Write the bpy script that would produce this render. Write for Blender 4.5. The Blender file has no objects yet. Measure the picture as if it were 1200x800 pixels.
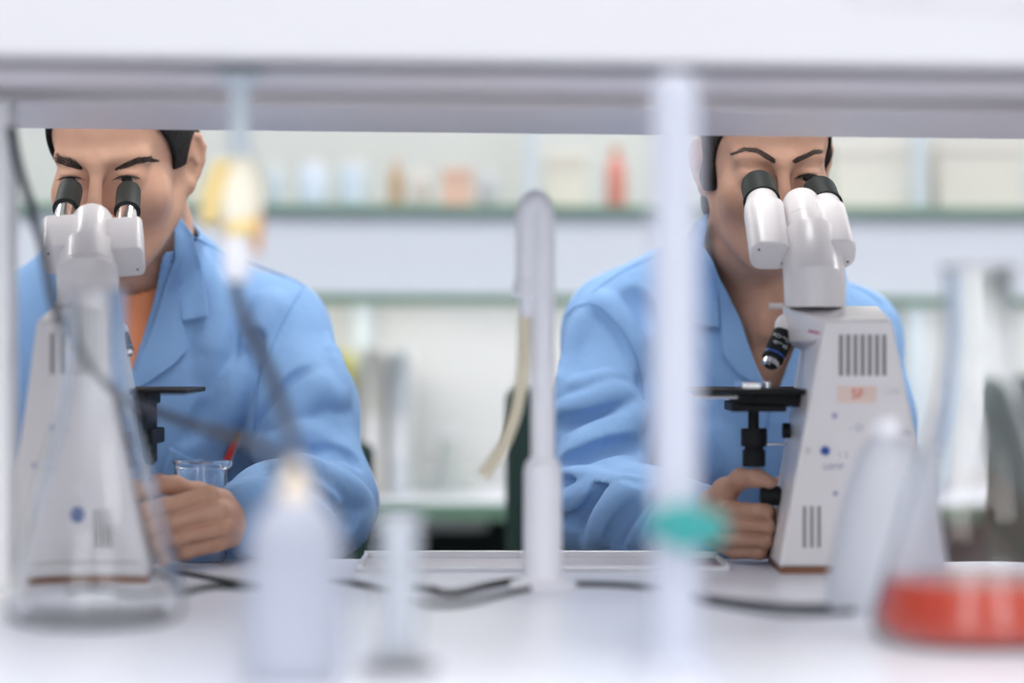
import bpy, bmesh, math, random, time
import numpy as np
from mathutils import Vector, Matrix, Euler
random.seed(7); np.random.seed(7)
T0 = time.time()
SC = bpy.context.scene
COL = SC.collection
FPX = 85 / 36 * 1200        # focal length in pixels of the 1200 px wide frame
CAMH = 1.12                 # camera height above the floor
BENCH = 0.90
PI = math.pi

def at(px, py, Y):
    """point of the room seen at a place of the photo, Y metres in front of the lens"""
    return Vector(((px - 600) / FPX * Y, Y, CAMH - (py - 400) / FPX * Y))

# ------------------------------------------------------------------ materials
def mat(name, col, rough=0.5, metal=0.0, spec=0.5, trans=0.0, ior=1.45, sss=0.0, sheen=0.0, emit=0.0,
        noise=None, bump=None, coat=0.0, alpha=1.0, sssr=(1.0, .35, .2)):
    m = bpy.data.materials.new(name); m.use_nodes = True
    nt = m.node_tree; b = nt.nodes['Principled BSDF']
    b.inputs['Base Color'].default_value = (*col, 1)
    b.inputs['Roughness'].default_value = rough
    b.inputs['Metallic'].default_value = metal
    b.inputs['Specular IOR Level'].default_value = spec
    b.inputs['Transmission Weight'].default_value = trans
    b.inputs['IOR'].default_value = ior
    b.inputs['Alpha'].default_value = alpha
    if coat: b.inputs['Coat Weight'].default_value = coat
    if sss:
        b.inputs['Subsurface Weight'].default_value = sss
        b.inputs['Subsurface Radius'].default_value = sssr
        b.inputs['Subsurface Scale'].default_value = 0.006
    if sheen:
        b.inputs['Sheen Weight'].default_value = sheen
        b.inputs['Sheen Roughness'].default_value = .5
    if emit:
        b.inputs['Emission Color'].default_value = (*col, 1)
        b.inputs['Emission Strength'].default_value = emit
    tc = None
    if noise or bump:
        tc = nt.nodes.new('ShaderNodeTexCoord')
    if noise:            # (scale, second colour, detail)
        n = nt.nodes.new('ShaderNodeTexNoise'); n.inputs['Scale'].default_value = noise[0]
        n.inputs['Detail'].default_value = noise[2] if len(noise) > 2 else 4
        r = nt.nodes.new('ShaderNodeValToRGB')
        r.color_ramp.elements[0].position = .35; r.color_ramp.elements[1].position = .65
        r.color_ramp.elements[0].color = (*col, 1); r.color_ramp.elements[1].color = (*noise[1], 1)
        nt.links.new(tc.outputs['Object'], n.inputs['Vector']); nt.links.new(n.outputs['Fac'], r.inputs['Fac'])
        nt.links.new(r.outputs['Color'], b.inputs['Base Color'])
    if bump:             # list of (scale, distance, (sx,sy,sz))
        prev = None
        for sc_, dist, st in bump:
            mp = nt.nodes.new('ShaderNodeMapping'); mp.inputs['Scale'].default_value = st
            n = nt.nodes.new('ShaderNodeTexNoise'); n.inputs['Scale'].default_value = sc_; n.inputs['Detail'].default_value = 3
            bp = nt.nodes.new('ShaderNodeBump'); bp.inputs['Strength'].default_value = 1; bp.inputs['Distance'].default_value = dist
            nt.links.new(tc.outputs['Object'], mp.inputs['Vector']); nt.links.new(mp.outputs['Vector'], n.inputs['Vector'])
            nt.links.new(n.outputs['Fac'], bp.inputs['Height'])
            if prev: nt.links.new(prev.outputs['Normal'], bp.inputs['Normal'])
            prev = bp
        nt.links.new(prev.outputs['Normal'], b.inputs['Normal'])
    return m

def srgb(r, g, b):
    f = lambda c: c / 12.92 if c <= .04045 else ((c + .055) / 1.055) ** 2.4
    return (f(r / 255), f(g / 255), f(b / 255))

# ------------------------------------------------------------------ objects
def tag(o, label=None, cat=None, group=None, kind=None):
    if label: o['label'] = label
    if cat: o['category'] = cat
    if group: o['group'] = group
    if kind: o['kind'] = kind
    return o

def thing(name, loc, label, cat, group=None, rotz=0):
    o = bpy.data.objects.new(name, None); COL.objects.link(o)
    o.location = loc; o.rotation_euler = (0, 0, rotz); o.empty_display_size = .05
    return tag(o, label, cat, group)

def link(name, me, m, parent=None, world=False, smooth=False):
    """links a mesh; WORLD: its coordinates are room coordinates, made local to the parent's place"""
    o = bpy.data.objects.new(name, me); COL.objects.link(o)
    if m is not None and not me.materials: me.materials.append(m)
    if parent is not None:
        o.parent = parent
        if world:
            l = Vector((0, 0, 0)); p = parent
            while p is not None: l += p.location; p = p.parent
            me.transform(Matrix.Translation(-l))
    if smooth:
        me.polygons.foreach_set('use_smooth', [True] * len(me.polygons))
    return o

class MB:
    def __init__(s): s.bm = bmesh.new()
    def box(s, c, size, rot=None):
        M = Matrix.Translation(Vector(c)) @ (rot.to_4x4() if rot else Matrix.Identity(4)) @ Matrix.Diagonal((*size, 1))
        bmesh.ops.create_cube(s.bm, size=1, matrix=M); return s
    def bx(s, lo, hi):
        lo = Vector(lo); hi = Vector(hi); return s.box((lo + hi) / 2, [abs(x) for x in (hi - lo)])
    def cyl(s, a, b, ra, rb=None, n=32, caps=True):
        a = Vector(a); b = Vector(b); rb = ra if rb is None else rb
        d = b - a; q = d.to_track_quat('Z', 'Y')
        M = Matrix.Translation((a + b) / 2) @ q.to_matrix().to_4x4()
        bmesh.ops.create_cone(s.bm, cap_ends=caps, segments=n, radius1=ra, radius2=rb, depth=d.length, matrix=M); return s
    def sph(s, c, r, n=24):
        M = Matrix.Translation(Vector(c)) @ Matrix.Diagonal((*(r if hasattr(r, '__len__') else (r, r, r)), 1))
        bmesh.ops.create_uvsphere(s.bm, u_segments=n, v_segments=n // 2, radius=1, matrix=M); return s
    def lathe(s, prof, c=(0, 0, 0), axis=(0, 0, 1), n=48, close=False):
        """prof: list of (radius, height along the axis)"""
        M = Matrix.Translation(Vector(c)) @ Vector(axis).to_track_quat('Z', 'Y').to_matrix().to_4x4()
        rings = []
        for r, h in prof:
            if r < 1e-6: rings.append([s.bm.verts.new(M @ Vector((0, 0, h)))])
            else: rings.append([s.bm.verts.new(M @ Vector((r * math.cos(2 * PI * i / n), r * math.sin(2 * PI * i / n), h))) for i in range(n)])
        pairs = list(zip(rings, rings[1:]))
        if close: pairs.append((rings[-1], rings[0]))
        for A, B in pairs:
            for i in range(n):
                j = (i + 1) % n
                if len(A) == 1 and len(B) == 1: continue
                if len(A) == 1: s.bm.faces.new((A[0], B[i], B[j]))
                elif len(B) == 1: s.bm.faces.new((A[i], A[j], B[0]))
                else: s.bm.faces.new((A[i], A[j], B[j], B[i]))
        return s
    def tube(s, pts, r, n=12, cap=True):
        """round tube along points; r a number or one per point"""
        pts = [Vector(p) for p in pts]; N = len(pts)
        rr = r if hasattr(r, '__len__') else [r] * N
        rings = []; up = None
        for i, p in enumerate(pts):
            t = (pts[min(i + 1, N - 1)] - pts[max(i - 1, 0)]).normalized()
            if up is None: up = t.orthogonal().normalized()
            up = (up - t * up.dot(t)).normalized(); sd = t.cross(up)
            rings.append([s.bm.verts.new(p + rr[i] * (up * math.cos(2 * PI * k / n) + sd * math.sin(2 * PI * k / n))) for k in range(n)])
        for A, B in zip(rings, rings[1:]):
            for k in range(n): s.bm.faces.new((A[k], A[(k + 1) % n], B[(k + 1) % n], B[k]))
        if cap:
            s.bm.faces.new(rings[0][::-1]); s.bm.faces.new(rings[-1])
        return s
    def hull(s, pts):
        vs = [s.bm.verts.new(Vector(p)) for p in pts]
        r = bmesh.ops.convex_hull(s.bm, input=vs)
        bad = [v for v in vs if v.is_valid and not v.link_faces]
        bmesh.ops.delete(s.bm, geom=bad, context='VERTS')
        bmesh.ops.dissolve_limit(s.bm, angle_limit=.02, verts=[v for v in vs if v.is_valid], edges=list({e for v in vs if v.is_valid for e in v.link_edges}))
        return s
    def prism(s, poly, d):
        """closed polygon of 3-D points pushed along vector d"""
        A = [s.bm.verts.new(Vector(p)) for p in poly]; B = [s.bm.verts.new(Vector(p) + Vector(d)) for p in poly]
        s.bm.faces.new(A); s.bm.faces.new(B[::-1])
        for i in range(len(A)):
            j = (i + 1) % len(A); s.bm.faces.new((A[j], A[i], B[i], B[j]))
        return s
    def build(s, name, m, parent=None, bevel=0, seg=2, smooth=True, world=False, angle=35):
        bmesh.ops.recalc_face_normals(s.bm, faces=s.bm.faces)
        me = bpy.data.meshes.new(name); 
        if smooth:
            for f in s.bm.faces: f.smooth = True
            for e in s.bm.edges:
                if len(e.link_faces) == 2 and e.calc_face_angle(0) > math.radians(angle): e.smooth = False
        s.bm.to_mesh(me); s.bm.free()
        o = link(name, me, m, parent, world)
        if bevel:
            b = o.modifiers.new('Bevel', 'BEVEL'); b.width = bevel; b.segments = seg; b.limit_method = 'ANGLE'; b.angle_limit = .5
            b.harden_normals = True
        return o

def smooth_path(pts, n=40):
    P = [Vector(p) for p in pts]; P = [2 * P[0] - P[1]] + P + [2 * P[-1] - P[-2]]
    out = []; segs = len(P) - 3
    for s in range(segs):
        a, b, c, d = P[s:s + 4]; k = max(2, n // segs)
        for i in range(k):
            t = i / k
            out.append(.5 * ((2 * b) + (-a + c) * t + (2 * a - 5 * b + 4 * c - d) * t * t + (-a + 3 * b - 3 * c + d) * t ** 3))
    out.append(P[-2]); return out

def copy_tree(o, parent=None):
    c = o.copy(); COL.objects.link(c)
    if parent is not None: c.parent = parent
    for ch in list(o.children): copy_tree(ch, c)
    return c

# ------------------------------------------------------------------ smooth solid modelling (distance fields)
def A3(v): return np.array([float(x) for x in v])

class Sdf:
    """an ordered list of soft unions and soft cuts; .mesh() turns it into one surface"""
    def __init__(s): s.p = []; s.shell = 0; s.cuts = []
    def _add(s, f, lo, hi, op, k, late=False):
        (s.cuts if late else s.p).append((f, np.minimum(lo, hi) - k * 1.6 - .003, np.maximum(lo, hi) + k * 1.6 + .003, op, k))
    def cap(s, a, b, ra, rb=None, k=.01, op='u', late=False):
        a = A3(a); b = A3(b); rb = ra if rb is None else rb; ba = b - a; L = max(ba @ ba, 1e-12)
        def f(P):
            pa = P - a; h = np.clip(pa @ ba / L, 0, 1)
            return np.sqrt(np.einsum('ij,ij->i', pa - h[:, None] * ba, pa - h[:, None] * ba)) - (ra + (rb - ra) * h)
        r = max(ra, rb); s._add(f, np.minimum(a, b) - r, np.maximum(a, b) + r, op, k, late); return s
    def chain(s, pts, rs, k=.01, op='u', late=False):
        if not hasattr(rs, '__len__'): rs = [rs] * len(pts)
        for i in range(len(pts) - 1): s.cap(pts[i], pts[i + 1], rs[i], rs[i + 1], k, op, late)
        return s
    def ell(s, c, r, R=None, k=.01, op='u', late=False):
        c = A3(c); r = A3(r); Rm = np.eye(3) if R is None else np.array(R)
        def f(P):
            q = (P - c) @ Rm
            k0 = np.sqrt(((q / r) ** 2).sum(1)); k1 = np.sqrt(((q / r ** 2) ** 2).sum(1)) + 1e-9
            return k0 * (k0 - 1) / k1
        m = np.abs(Rm) @ r
        s._add(f, c - m, c + m, op, k, late); return s
    def planes(s, pl, lo, hi, k=.002, op='s', late=True):
        """convex region: list of (point, outward normal)"""
        pl = [(A3(p), A3(n) / np.linalg.norm(A3(n))) for p, n in pl]
        def f(P):
            d = None
            for p, n in pl:
                e = (P - p) @ n; d = e if d is None else np.maximum(d, e)
            return d
        s._add(f, A3(lo), A3(hi), op, k, late); return s
    @staticmethod
    def _run(prims, P, d):
        for f, lo, hi, op, k in prims:
            e = f(P)
            if op == 'u':
                h = np.maximum(k - np.abs(d - e), 0) / k; d = np.minimum(d, e) - h * h * k * .25
            elif op == 's':
                e = -e; h = np.maximum(k - np.abs(d - e), 0) / k; d = np.maximum(d, e) + h * h * k * .25
            else:
                h = np.maximum(k - np.abs(d - e), 0) / k; d = np.maximum(d, e) + h * h * k * .25
        return d
    def ev(s, P, prims=None, cuts=None):
        d = s._run(s.p if prims is None else prims, P, np.full(len(P), .5))
        if s.shell: d = np.maximum(d, -d - s.shell)
        c = s.cuts if cuts is None else cuts
        if c: d = s._run(c, P, d)
        return d
    def hits(s, pts, off=0.0, y0=2.3, y1=3.0, step=.008, miss=None):
        """where the sight lines through places of the photo first meet the surface (moved OFF outwards)"""
        pts = np.array([(float(p[0]), float(p[1])) for p in pts]); out = []
        off = np.broadcast_to(np.asarray(off, float), (len(pts),))
        for c in range(0, len(pts), 600):
            q = pts[c:c + 600]; n = len(q)
            D = np.stack([(q[:, 0] - 600) / FPX, np.ones(n), -(q[:, 1] - 400) / FPX], 1); O = np.array([0, 0, CAMH])
            lo_, hi_ = np.full((2, 3), 9.), None
            Y = np.arange(y0, y1, step)
            P = (O + D[:, None, :] * Y[None, :, None]).reshape(-1, 3)
            b0, b1 = P.min(0), P.max(0)
            pr = [p for p in s.p if (p[1] - .03 <= b1).all() and (p[2] + .03 >= b0).all()] or s.p
            d = s._run(pr, P, np.full(len(P), .5)).reshape(n, -1)
            neg = d < 0; got = neg.any(1); i = np.where(got, neg.argmax(1), d.argmin(1))
            a = Y[np.maximum(i - 1, 0)]; b = Y[i]; a = np.where(got, a, b)
            for _ in range(9):
                m = (a + b) / 2; ins = s._run(pr, O + D * m[:, None], np.full(n, .5)) < 0
                b = np.where(ins, m, b); a = np.where(ins, a, m)
            p = O + D * ((a + b) / 2)[:, None]
            e = .0015; G = []
            for ax in range(3):
                v = np.zeros(3); v[ax] = e
                G.append(s._run(pr, p + v, np.full(n, .5)) - s._run(pr, p - v, np.full(n, .5)))
            G = np.stack(G, 1); G /= np.linalg.norm(G, axis=1)[:, None] + 1e-9
            w = p + G * off[c:c + 600][:, None]
            out += [(Vector(w[k]), Vector(G[k]), bool(got[k])) for k in range(n)]
        return out
    def hit(s, px, py, off=0.0, y0=2.3, y1=3.0):
        return s.hits([(px, py)], off, y0, y1)[0][0]
    def nrm(s, p):
        e = .0015; Q = np.array([p + np.eye(3)[i] * e * sg for i in range(3) for sg in (1, -1)])
        d = s._run(s.p, Q, np.full(6, .5)); n = np.array([d[0] - d[1], d[2] - d[3], d[4] - d[5]])
        return n / (np.linalg.norm(n) + 1e-9)
    def mesh(s, name, vox, lo, hi, n=16):
        lo = A3(lo); hi = A3(hi); bs = n * vox
        nb = np.ceil((hi - lo) / bs).astype(int)
        I = np.stack(np.meshgrid(*[np.arange(q) for q in nb], indexing='ij'), -1).reshape(-1, 3)
        C = lo + (I + .5) * bs
        D = s._run(s.p, C, np.full(len(C), .5))
        keep = np.abs(D) < bs * .87 * 1.25 + s.shell + .004
        I = I[keep]
        g = np.stack(np.meshgrid(*[np.arange(n + 1)] * 3, indexing='ij'), -1).reshape(-1, 3)
        NX = (nb + 2) * n + 4; key = lambda q: (q[..., 0] * NX[1] + q[..., 1]) * NX[2] + q[..., 2]
        VK, VP, Q = [], [], []
        offs = np.array([[a, b, c] for a in (0, 1) for b in (0, 1) for c in (0, 1)])
        edges = [(i, j) for i in range(8) for j in range(i + 1, 8) if abs(offs[i] - offs[j]).sum() == 1]
        for b in I:
            o = lo + b * bs; h = o + bs
            pr = [p for p in s.p if (p[1] <= h).all() and (p[2] >= o).all()]
            if not pr: continue
            cu = [p for p in s.cuts if (p[1] <= h).all() and (p[2] >= o).all()]
            d = s.ev(o + g * vox, pr, cu).reshape(n + 1, n + 1, n + 1)
            ins = d < 0
            if ins.all() or not ins.any(): continue
            cs = [ins[a:n + a, bb:n + bb, c:n + c] for a, bb, c in offs]
            cnt = sum(x.astype(np.int8) for x in cs); act = (cnt > 0) & (cnt < 8)
            ci = np.argwhere(act)
            if len(ci):
                vals = np.stack([d[ci[:, 0] + a, ci[:, 1] + bb, ci[:, 2] + c] for a, bb, c in offs], 1)
                acc = np.zeros((len(ci), 3)); num = np.zeros(len(ci))
                for i, j in edges:
                    va, vb = vals[:, i], vals[:, j]; m = (va < 0) != (vb < 0)
                    t = np.where(m, va / np.where(m, va - vb, 1), 0)
                    acc += np.where(m[:, None], offs[i] + t[:, None] * (offs[j] - offs[i]), 0); num += m
                VP.append(o + (ci + acc / num[:, None]) * vox); VK.append(key(b * n + ci + 1))
            for ax in range(3):
                e = np.eye(3, dtype=int)[ax]; u = np.eye(3, dtype=int)[(ax + 1) % 3]; w = np.eye(3, dtype=int)[(ax + 2) % 3]
                A = ins[:n, :n, :n]; B = ins[e[0]:n + e[0], e[1]:n + e[1], e[2]:n + e[2]]
                ei = np.argwhere(A != B)
                if not len(ei): continue
                gi = b * n + ei + 1
                q = np.stack([key(gi - u - w), key(gi - w), key(gi), key(gi - u)], 1)
                fl = A[ei[:, 0], ei[:, 1], ei[:, 2]]
                q[~fl] = q[~fl][:, ::-1]
                Q.append(q)
        VK = np.concatenate(VK); VP = np.concatenate(VP); Q = np.concatenate(Q)
        order = np.argsort(VK); VK = VK[order]; VP = VP[order]
        idx = np.searchsorted(VK, Q); idx = np.clip(idx, 0, len(VK) - 1)
        ok = (VK[idx] == Q).all(1); idx = idx[ok]
        used = np.zeros(len(VK), bool); used[idx.ravel()] = True
        mp = np.cumsum(used) - 1; VP = VP[used]; idx = mp[idx]
        me = bpy.data.meshes.new(name)
        me.vertices.add(len(VP)); me.vertices.foreach_set('co', VP.astype(np.float32).ravel())
        me.loops.add(idx.size); me.loops.foreach_set('vertex_index', idx.ravel().astype(np.int32))
        me.polygons.add(len(idx)); me.polygons.foreach_set('loop_start', np.arange(0, idx.size, 4, dtype=np.int32))
        me.polygons.foreach_set('loop_total', np.full(len(idx), 4, dtype=np.int32))
        me.polygons.foreach_set('use_smooth', np.ones(len(idx), bool))
        me.update(calc_edges=True); me.validate()
        bm = bmesh.new(); bm.from_mesh(me)
        be = [e for e in bm.edges if e.is_boundary]
        if be:
            r = bmesh.ops.holes_fill(bm, edges=be, sides=12)
            for f in r['faces']: f.smooth = True
            print('filled', len(r['faces']), 'of', len(be)); bm.to_mesh(me)
        bm.free()
        print('sdf', name, len(VP), 'verts', round(time.time() - T0, 1), 's')
        return me

def relax(me, it=2):
    """a little smoothing that takes the grid out of a surface"""
    n = len(me.vertices); co = np.empty(n * 3, np.float32); me.vertices.foreach_get('co', co); co = co.reshape(-1, 3).astype(float)
    e = np.empty(len(me.edges) * 2, np.int32); me.edges.foreach_get('vertices', e); e = e.reshape(-1, 2)
    deg = np.bincount(e.ravel(), minlength=n)[:, None]
    for _ in range(it):
        for lam in (.5, -.52):
            acc = np.stack([np.bincount(e[:, 0], co[e[:, 1], i], n) + np.bincount(e[:, 1], co[e[:, 0], i], n) for i in range(3)], 1)
            co = co + lam * (acc / np.maximum(deg, 1) - co)
    me.vertices.foreach_set('co', co.astype(np.float32).ravel()); me.update()
    return me

def join_me(name, mes):
    bm = bmesh.new()
    for m in mes: bm.from_mesh(m)
    me = bpy.data.meshes.new(name); bm.to_mesh(me); bm.free()
    me.polygons.foreach_set('use_smooth', [True] * len(me.polygons)); return me
# ------------------------------------------------------------------ people
DEV = 1.0
M_SKIN_F = mat('skin_woman', srgb(190, 150, 130), rough=.5, sss=.10, spec=.25, noise=(35, srgb(181, 139, 119), 3), bump=[(900, .00012, (1, 1, 1)), (240, .00018, (1, 1, 1))])
M_SKIN_M = mat('skin_man', srgb(205, 163, 140), rough=.5, sss=.10, spec=.28, noise=(30, srgb(198, 152, 130), 3), bump=[(900, .00012, (1, 1, 1)), (260, .00016, (1, 1, 1))])
M_HAIR_B = mat('hair_black', (.010, .009, .009), rough=.55, spec=.2, bump=[(500, .002, (1, 1, .12))])
M_HAIR_D = mat('hair_dark_brown', (.016, .010, .009), rough=.55, spec=.2, bump=[(420, .002, (1, 1, .12))])
M_BROW = mat('eyebrow_hair', (.055, .036, .028), rough=.6)
M_EYE = mat('eye_white', (.40, .36, .34), rough=.15)
M_IRIS = mat('iris_dark_brown', (.02, .01, .006), rough=.1)
M_LIP = mat('lips', srgb(176, 98, 92), rough=.35, sss=.2)
M_COAT = mat('coat_blue_cotton', srgb(134, 172, 218), rough=.9, spec=.15, sheen=.1, bump=[(1400, .00015, (1, 1, 1)), (26, .0035, (1, 1, .7)), (9, .006, (1, 1, .6))])
M_SEAM = mat('coat_seam_thread', srgb(112, 155, 205), rough=.9)
M_TEE = mat('orange_jersey', srgb(250, 160, 114), rough=.9, bump=[(1500, .0002, (1, 1, 1))])
M_TROUSER = mat('dark_trousers', (.03, .035, .05), rough=.9)
M_SHOE = mat('shoe_black', (.02, .02, .02), rough=.5)

def head_matrix(eye_px, yaw, pitch, roll, sc):
    R = Matrix.Rotation(math.radians(yaw), 4, 'Z') @ Matrix.Rotation(math.radians(pitch), 4, 'X') @ Matrix.Rotation(math.radians(roll), 4, 'Y')
    M = R @ Matrix.Scale(sc, 4)
    t = at(*eye_px) - M @ Vector((0, -.086, 0))
    return Matrix.Translation(t) @ M

def add_head(s, M, sc, w=1.0, female=False):
    R = np.array(M.to_3x3().normalized())
    def T(p): return M @ Vector((p[0] * w, p[1], p[2]))
    def E(c, r, k=.02, op='u', rot=None):
        RR = R if rot is None else R @ np.array(rot)
        s.ell(T(c), [q * sc for q in r], RR, k=k * sc, op=op)
    def C(a, b, ra, rb=None, k=.012, op='u'): s.cap(T(a), T(b), ra * sc, (ra if rb is None else rb) * sc, k * sc, op)
    E((0, .018, .035), (.074, .094, .082))
    E((0, -.028, .045), (.064, .062, .066), .02)
    E((0, -.030, -.030), (.0600, .054, .072), .02)
    E((0, -.045, -.078), (.040, .040, .034), .02)
    for q in (-1, 1):
        C((q * .0505, -.002, -.052), (q * .019, -.074, -.098), .013, .015, .025)       # jaw line
        E((q * .040, -.058, -.026), (.022, .022, .022), .03)                          # cheekbone
        C((q * .010, -.0880, .019), (q * .046, -.072, .020), .0065, .0060, .018)       # brow ridge
        E((q * .0315, -.0990, .001), (.0195, .0125, .0115), .014, 's')                  # socket
        E((q * .0315, -.0768, -.001), (.0165, .0138, .0145), .008)                     # lids over the ball
        E((q * .0315, -.0925, -.0012), (.0140, .009, .0040), .0012, 's')               # slit between the lids
        C((q * .018, -.0925, .0095), (q * .046, -.0835, .0095), .0013, .0013, .004, 's')  # crease of the upper lid
        E((q * .011, -.102, -.044), (.0085, .010, .0075), .006)                        # nostril wing
        C((q * .059, .01, .02), (q * .0585, .01, -.03), .012, .009, .02)
    C((0, -.091, .010), (0, -.113, -.036), .0062, .0085, .012)
    C((0, -.113, -.038), (0, -.108, -.044), .0090, .0080, .008)
    C((-.018, -.089, -.070), (.018, -.089, -.070), .0065, .0065, .010)
    C((-.014, -.088, -.080), (.014, -.088, -.080), .0070, .0070, .008)
    C((-.020, -.097, -.075), (.020, -.097, -.075), .0018, .0018, .004, 's')
    E((0, -.080, -.101), (.016, .014, .014), .014)                                     # chin
    # ears
    for q in (-1, 1):
        base = Vector((q * (.0672 if female else .0645), .006, -.004)); e1 = Vector((q * .66, .75, 0)); nn = Vector((q * .75, -.66, 0))
        P = lambda a, b, c=0: tuple(base + e1 * a + Vector((0, 0, b)) + nn * c)
        E(P(.012, .003), (.0035, .017, .027), .005, 'u', Matrix(((nn.x, e1.x, 0), (nn.y, e1.y, 0), (0, 0, 1))))
        hp = [P(.000, .012, .001), P(.006, .026), P(.016, .032), P(.025, .028, .001), P(.0295, .016, .002), P(.027, .000, .001), P(.020, -.014), P(.012, -.024)]
        for a, b in zip(hp, hp[1:]): C(a, b, .0036, .0036, .003)
        E(P(.009, -.025), (.0065, .0045, .009), .006)
        C(P(.014, .014, .002), P(.018, .000, .003), .0030, .0030, .003)
        E(P(.010, -.006, .006), (.0065, .0065, .011), .004, 's')

def add_core(s, B, inf=0.0, neck=True):
    """neck, shoulders and trunk; INF thickens them (clothes)"""
    nt, nb = B['neck']
    if neck: s.cap(nt, nb, B['rn'] + inf, B['rn'] * 1.06 + inf, k=.03)
    for sh in B['sh'][:2]:
        s.cap(nb + Vector((0, .01, -.012)), sh + Vector((0, 0, -.004)), B['rt'][0] + inf * .8, B['rt'][1] + inf * .6, k=.045)
    c, r = B['chest']; s.ell(c, [q + inf for q in r], k=.05)
    c, r = B['belly']; s.ell(c, [q + inf for q in r], k=.06)
    c, r = B['hips']; s.ell(c, [q + inf for q in r], k=.06)

def add_arms(s, B, skin=True):
    for a in B['arms']:
        if skin: s.chain([p for p, _, _ in a], [q for _, _, q in a], k=.03)
        else: s.chain([p for p, _, _ in a], [q for _, q, _ in a], k=.035)

def add_hand(s, h, dx=None, dY=0.0, r=1.0):
    A = lambda p: at((p[0] if dx is None else dx - p[0]), p[1], p[2] + dY)
    W = A(h['W']); F = A(h['F'])
    s.cap(F, W, .029 * r, .024 * r, k=.01)
    fr = [(.0092, .0088, .0078, .0070), (.0094, .0090, .0080, .0072), (.0090, .0086, .0076, .0068), (.0082, .0077, .0070, .0062)]
    for i in range(4):
        m, p, d, t = [A(h[q][i]) for q in ('mcp', 'pip', 'dip', 'tip')]
        w2 = W + (A(h['mcp'][i]) - A(h['mcp'][1])) * .45
        s.cap(w2, m + (w2 - m) * .12, .0140 * r, .0092 * r, k=.008)
    th = [A(q) for q in h['thumb']]
    s.cap(W, th[1], .015 * r, .0125 * r, k=.012)
    for i in range(4):
        m, p, d, t = [A(h[q][i]) for q in ('mcp', 'pip', 'dip', 'tip')]
        q = [x * r for x in fr[i]]
        s.cap(m, p, q[0], q[1], k=.0010); s.ell(m, [q[0] * 1.05] * 3, k=.003)
        s.cap(p, d, q[1], q[2], k=.003); s.ell(p, [q[1] * 1.07] * 3, k=.004)
        s.cap(d, t, q[2], q[3], k=.003)
    for i in range(3):          # folds between the fingers
        m0, p0, m1, p1 = A(h['mcp'][i]), A(h['pip'][i]), A(h['mcp'][i + 1]), A(h['pip'][i + 1])
        a_ = (m0 + m1) / 2 + ((p0 + p1) / 2 - (m0 + m1) / 2) * .22; b_ = (p0 + p1) / 2
        o = Vector((0, -.0062 * r, 0)); s.cap(a_ + o, b_ + o * 1.1, .0008, .0022, k=.0022, op='s')
    for i, (a, b) in enumerate(zip(th, th[1:])):
        s.cap(a, b, h['tr'][i] * r, h['tr'][i + 1] * r, k=.006)
    return th

def strands(name, polys, sdf, m, parent, n, ln, rad, flow, jit=2.0, off=.0004, lift=0.0):
    """short hairs rooted on the skin; polys: list of (px, py, half width px) along a line of the photo"""
    mb = MB(); rnd = random.Random(len(name) * 7 + n); Q = []; OF = []
    segs = list(zip(polys, polys[1:])); L = [math.dist(a[:2], b[:2]) for a, b in segs]; tot = sum(L)
    for i in range(n):
        u = rnd.random() * tot; j = 0
        while u > L[j] and j < len(L) - 1: u -= L[j]; j += 1
        a, b = segs[j]; t = min(1, u / L[j])
        hw = a[2] + (b[2] - a[2]) * t; o = (rnd.random() * 2 - 1) * hw
        dx, dy = (b[0] - a[0]) / L[j], (b[1] - a[1]) / L[j]
        x = a[0] + (b[0] - a[0]) * t - dy * o; y = a[1] + (b[1] - a[1]) * t + dx * o
        fx, fy = flow(t, o / max(hw, .1), dx, dy)
        fx += rnd.uniform(-.2, .2); fy += rnd.uniform(-.2, .2)
        for q in (0, .5, 1): Q.append((x + fx * ln * q, y + fy * ln * q)); OF.append(off + lift * q * q)
    R_ = sdf.hits(Q, OF, 2.4, 2.7)
    for i in range(0, len(R_), 3):
        t3 = R_[i:i + 3]
        if all(r[2] for r in t3) and max((t3[k][0] - t3[k + 1][0]).length for k in (0, 1)) < .012:
            mb.tube([r[0] for r in t3], [rad, rad * .8, rad * .25], n=4)
    return mb.build(name, m, parent, world=True, angle=180)

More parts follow.
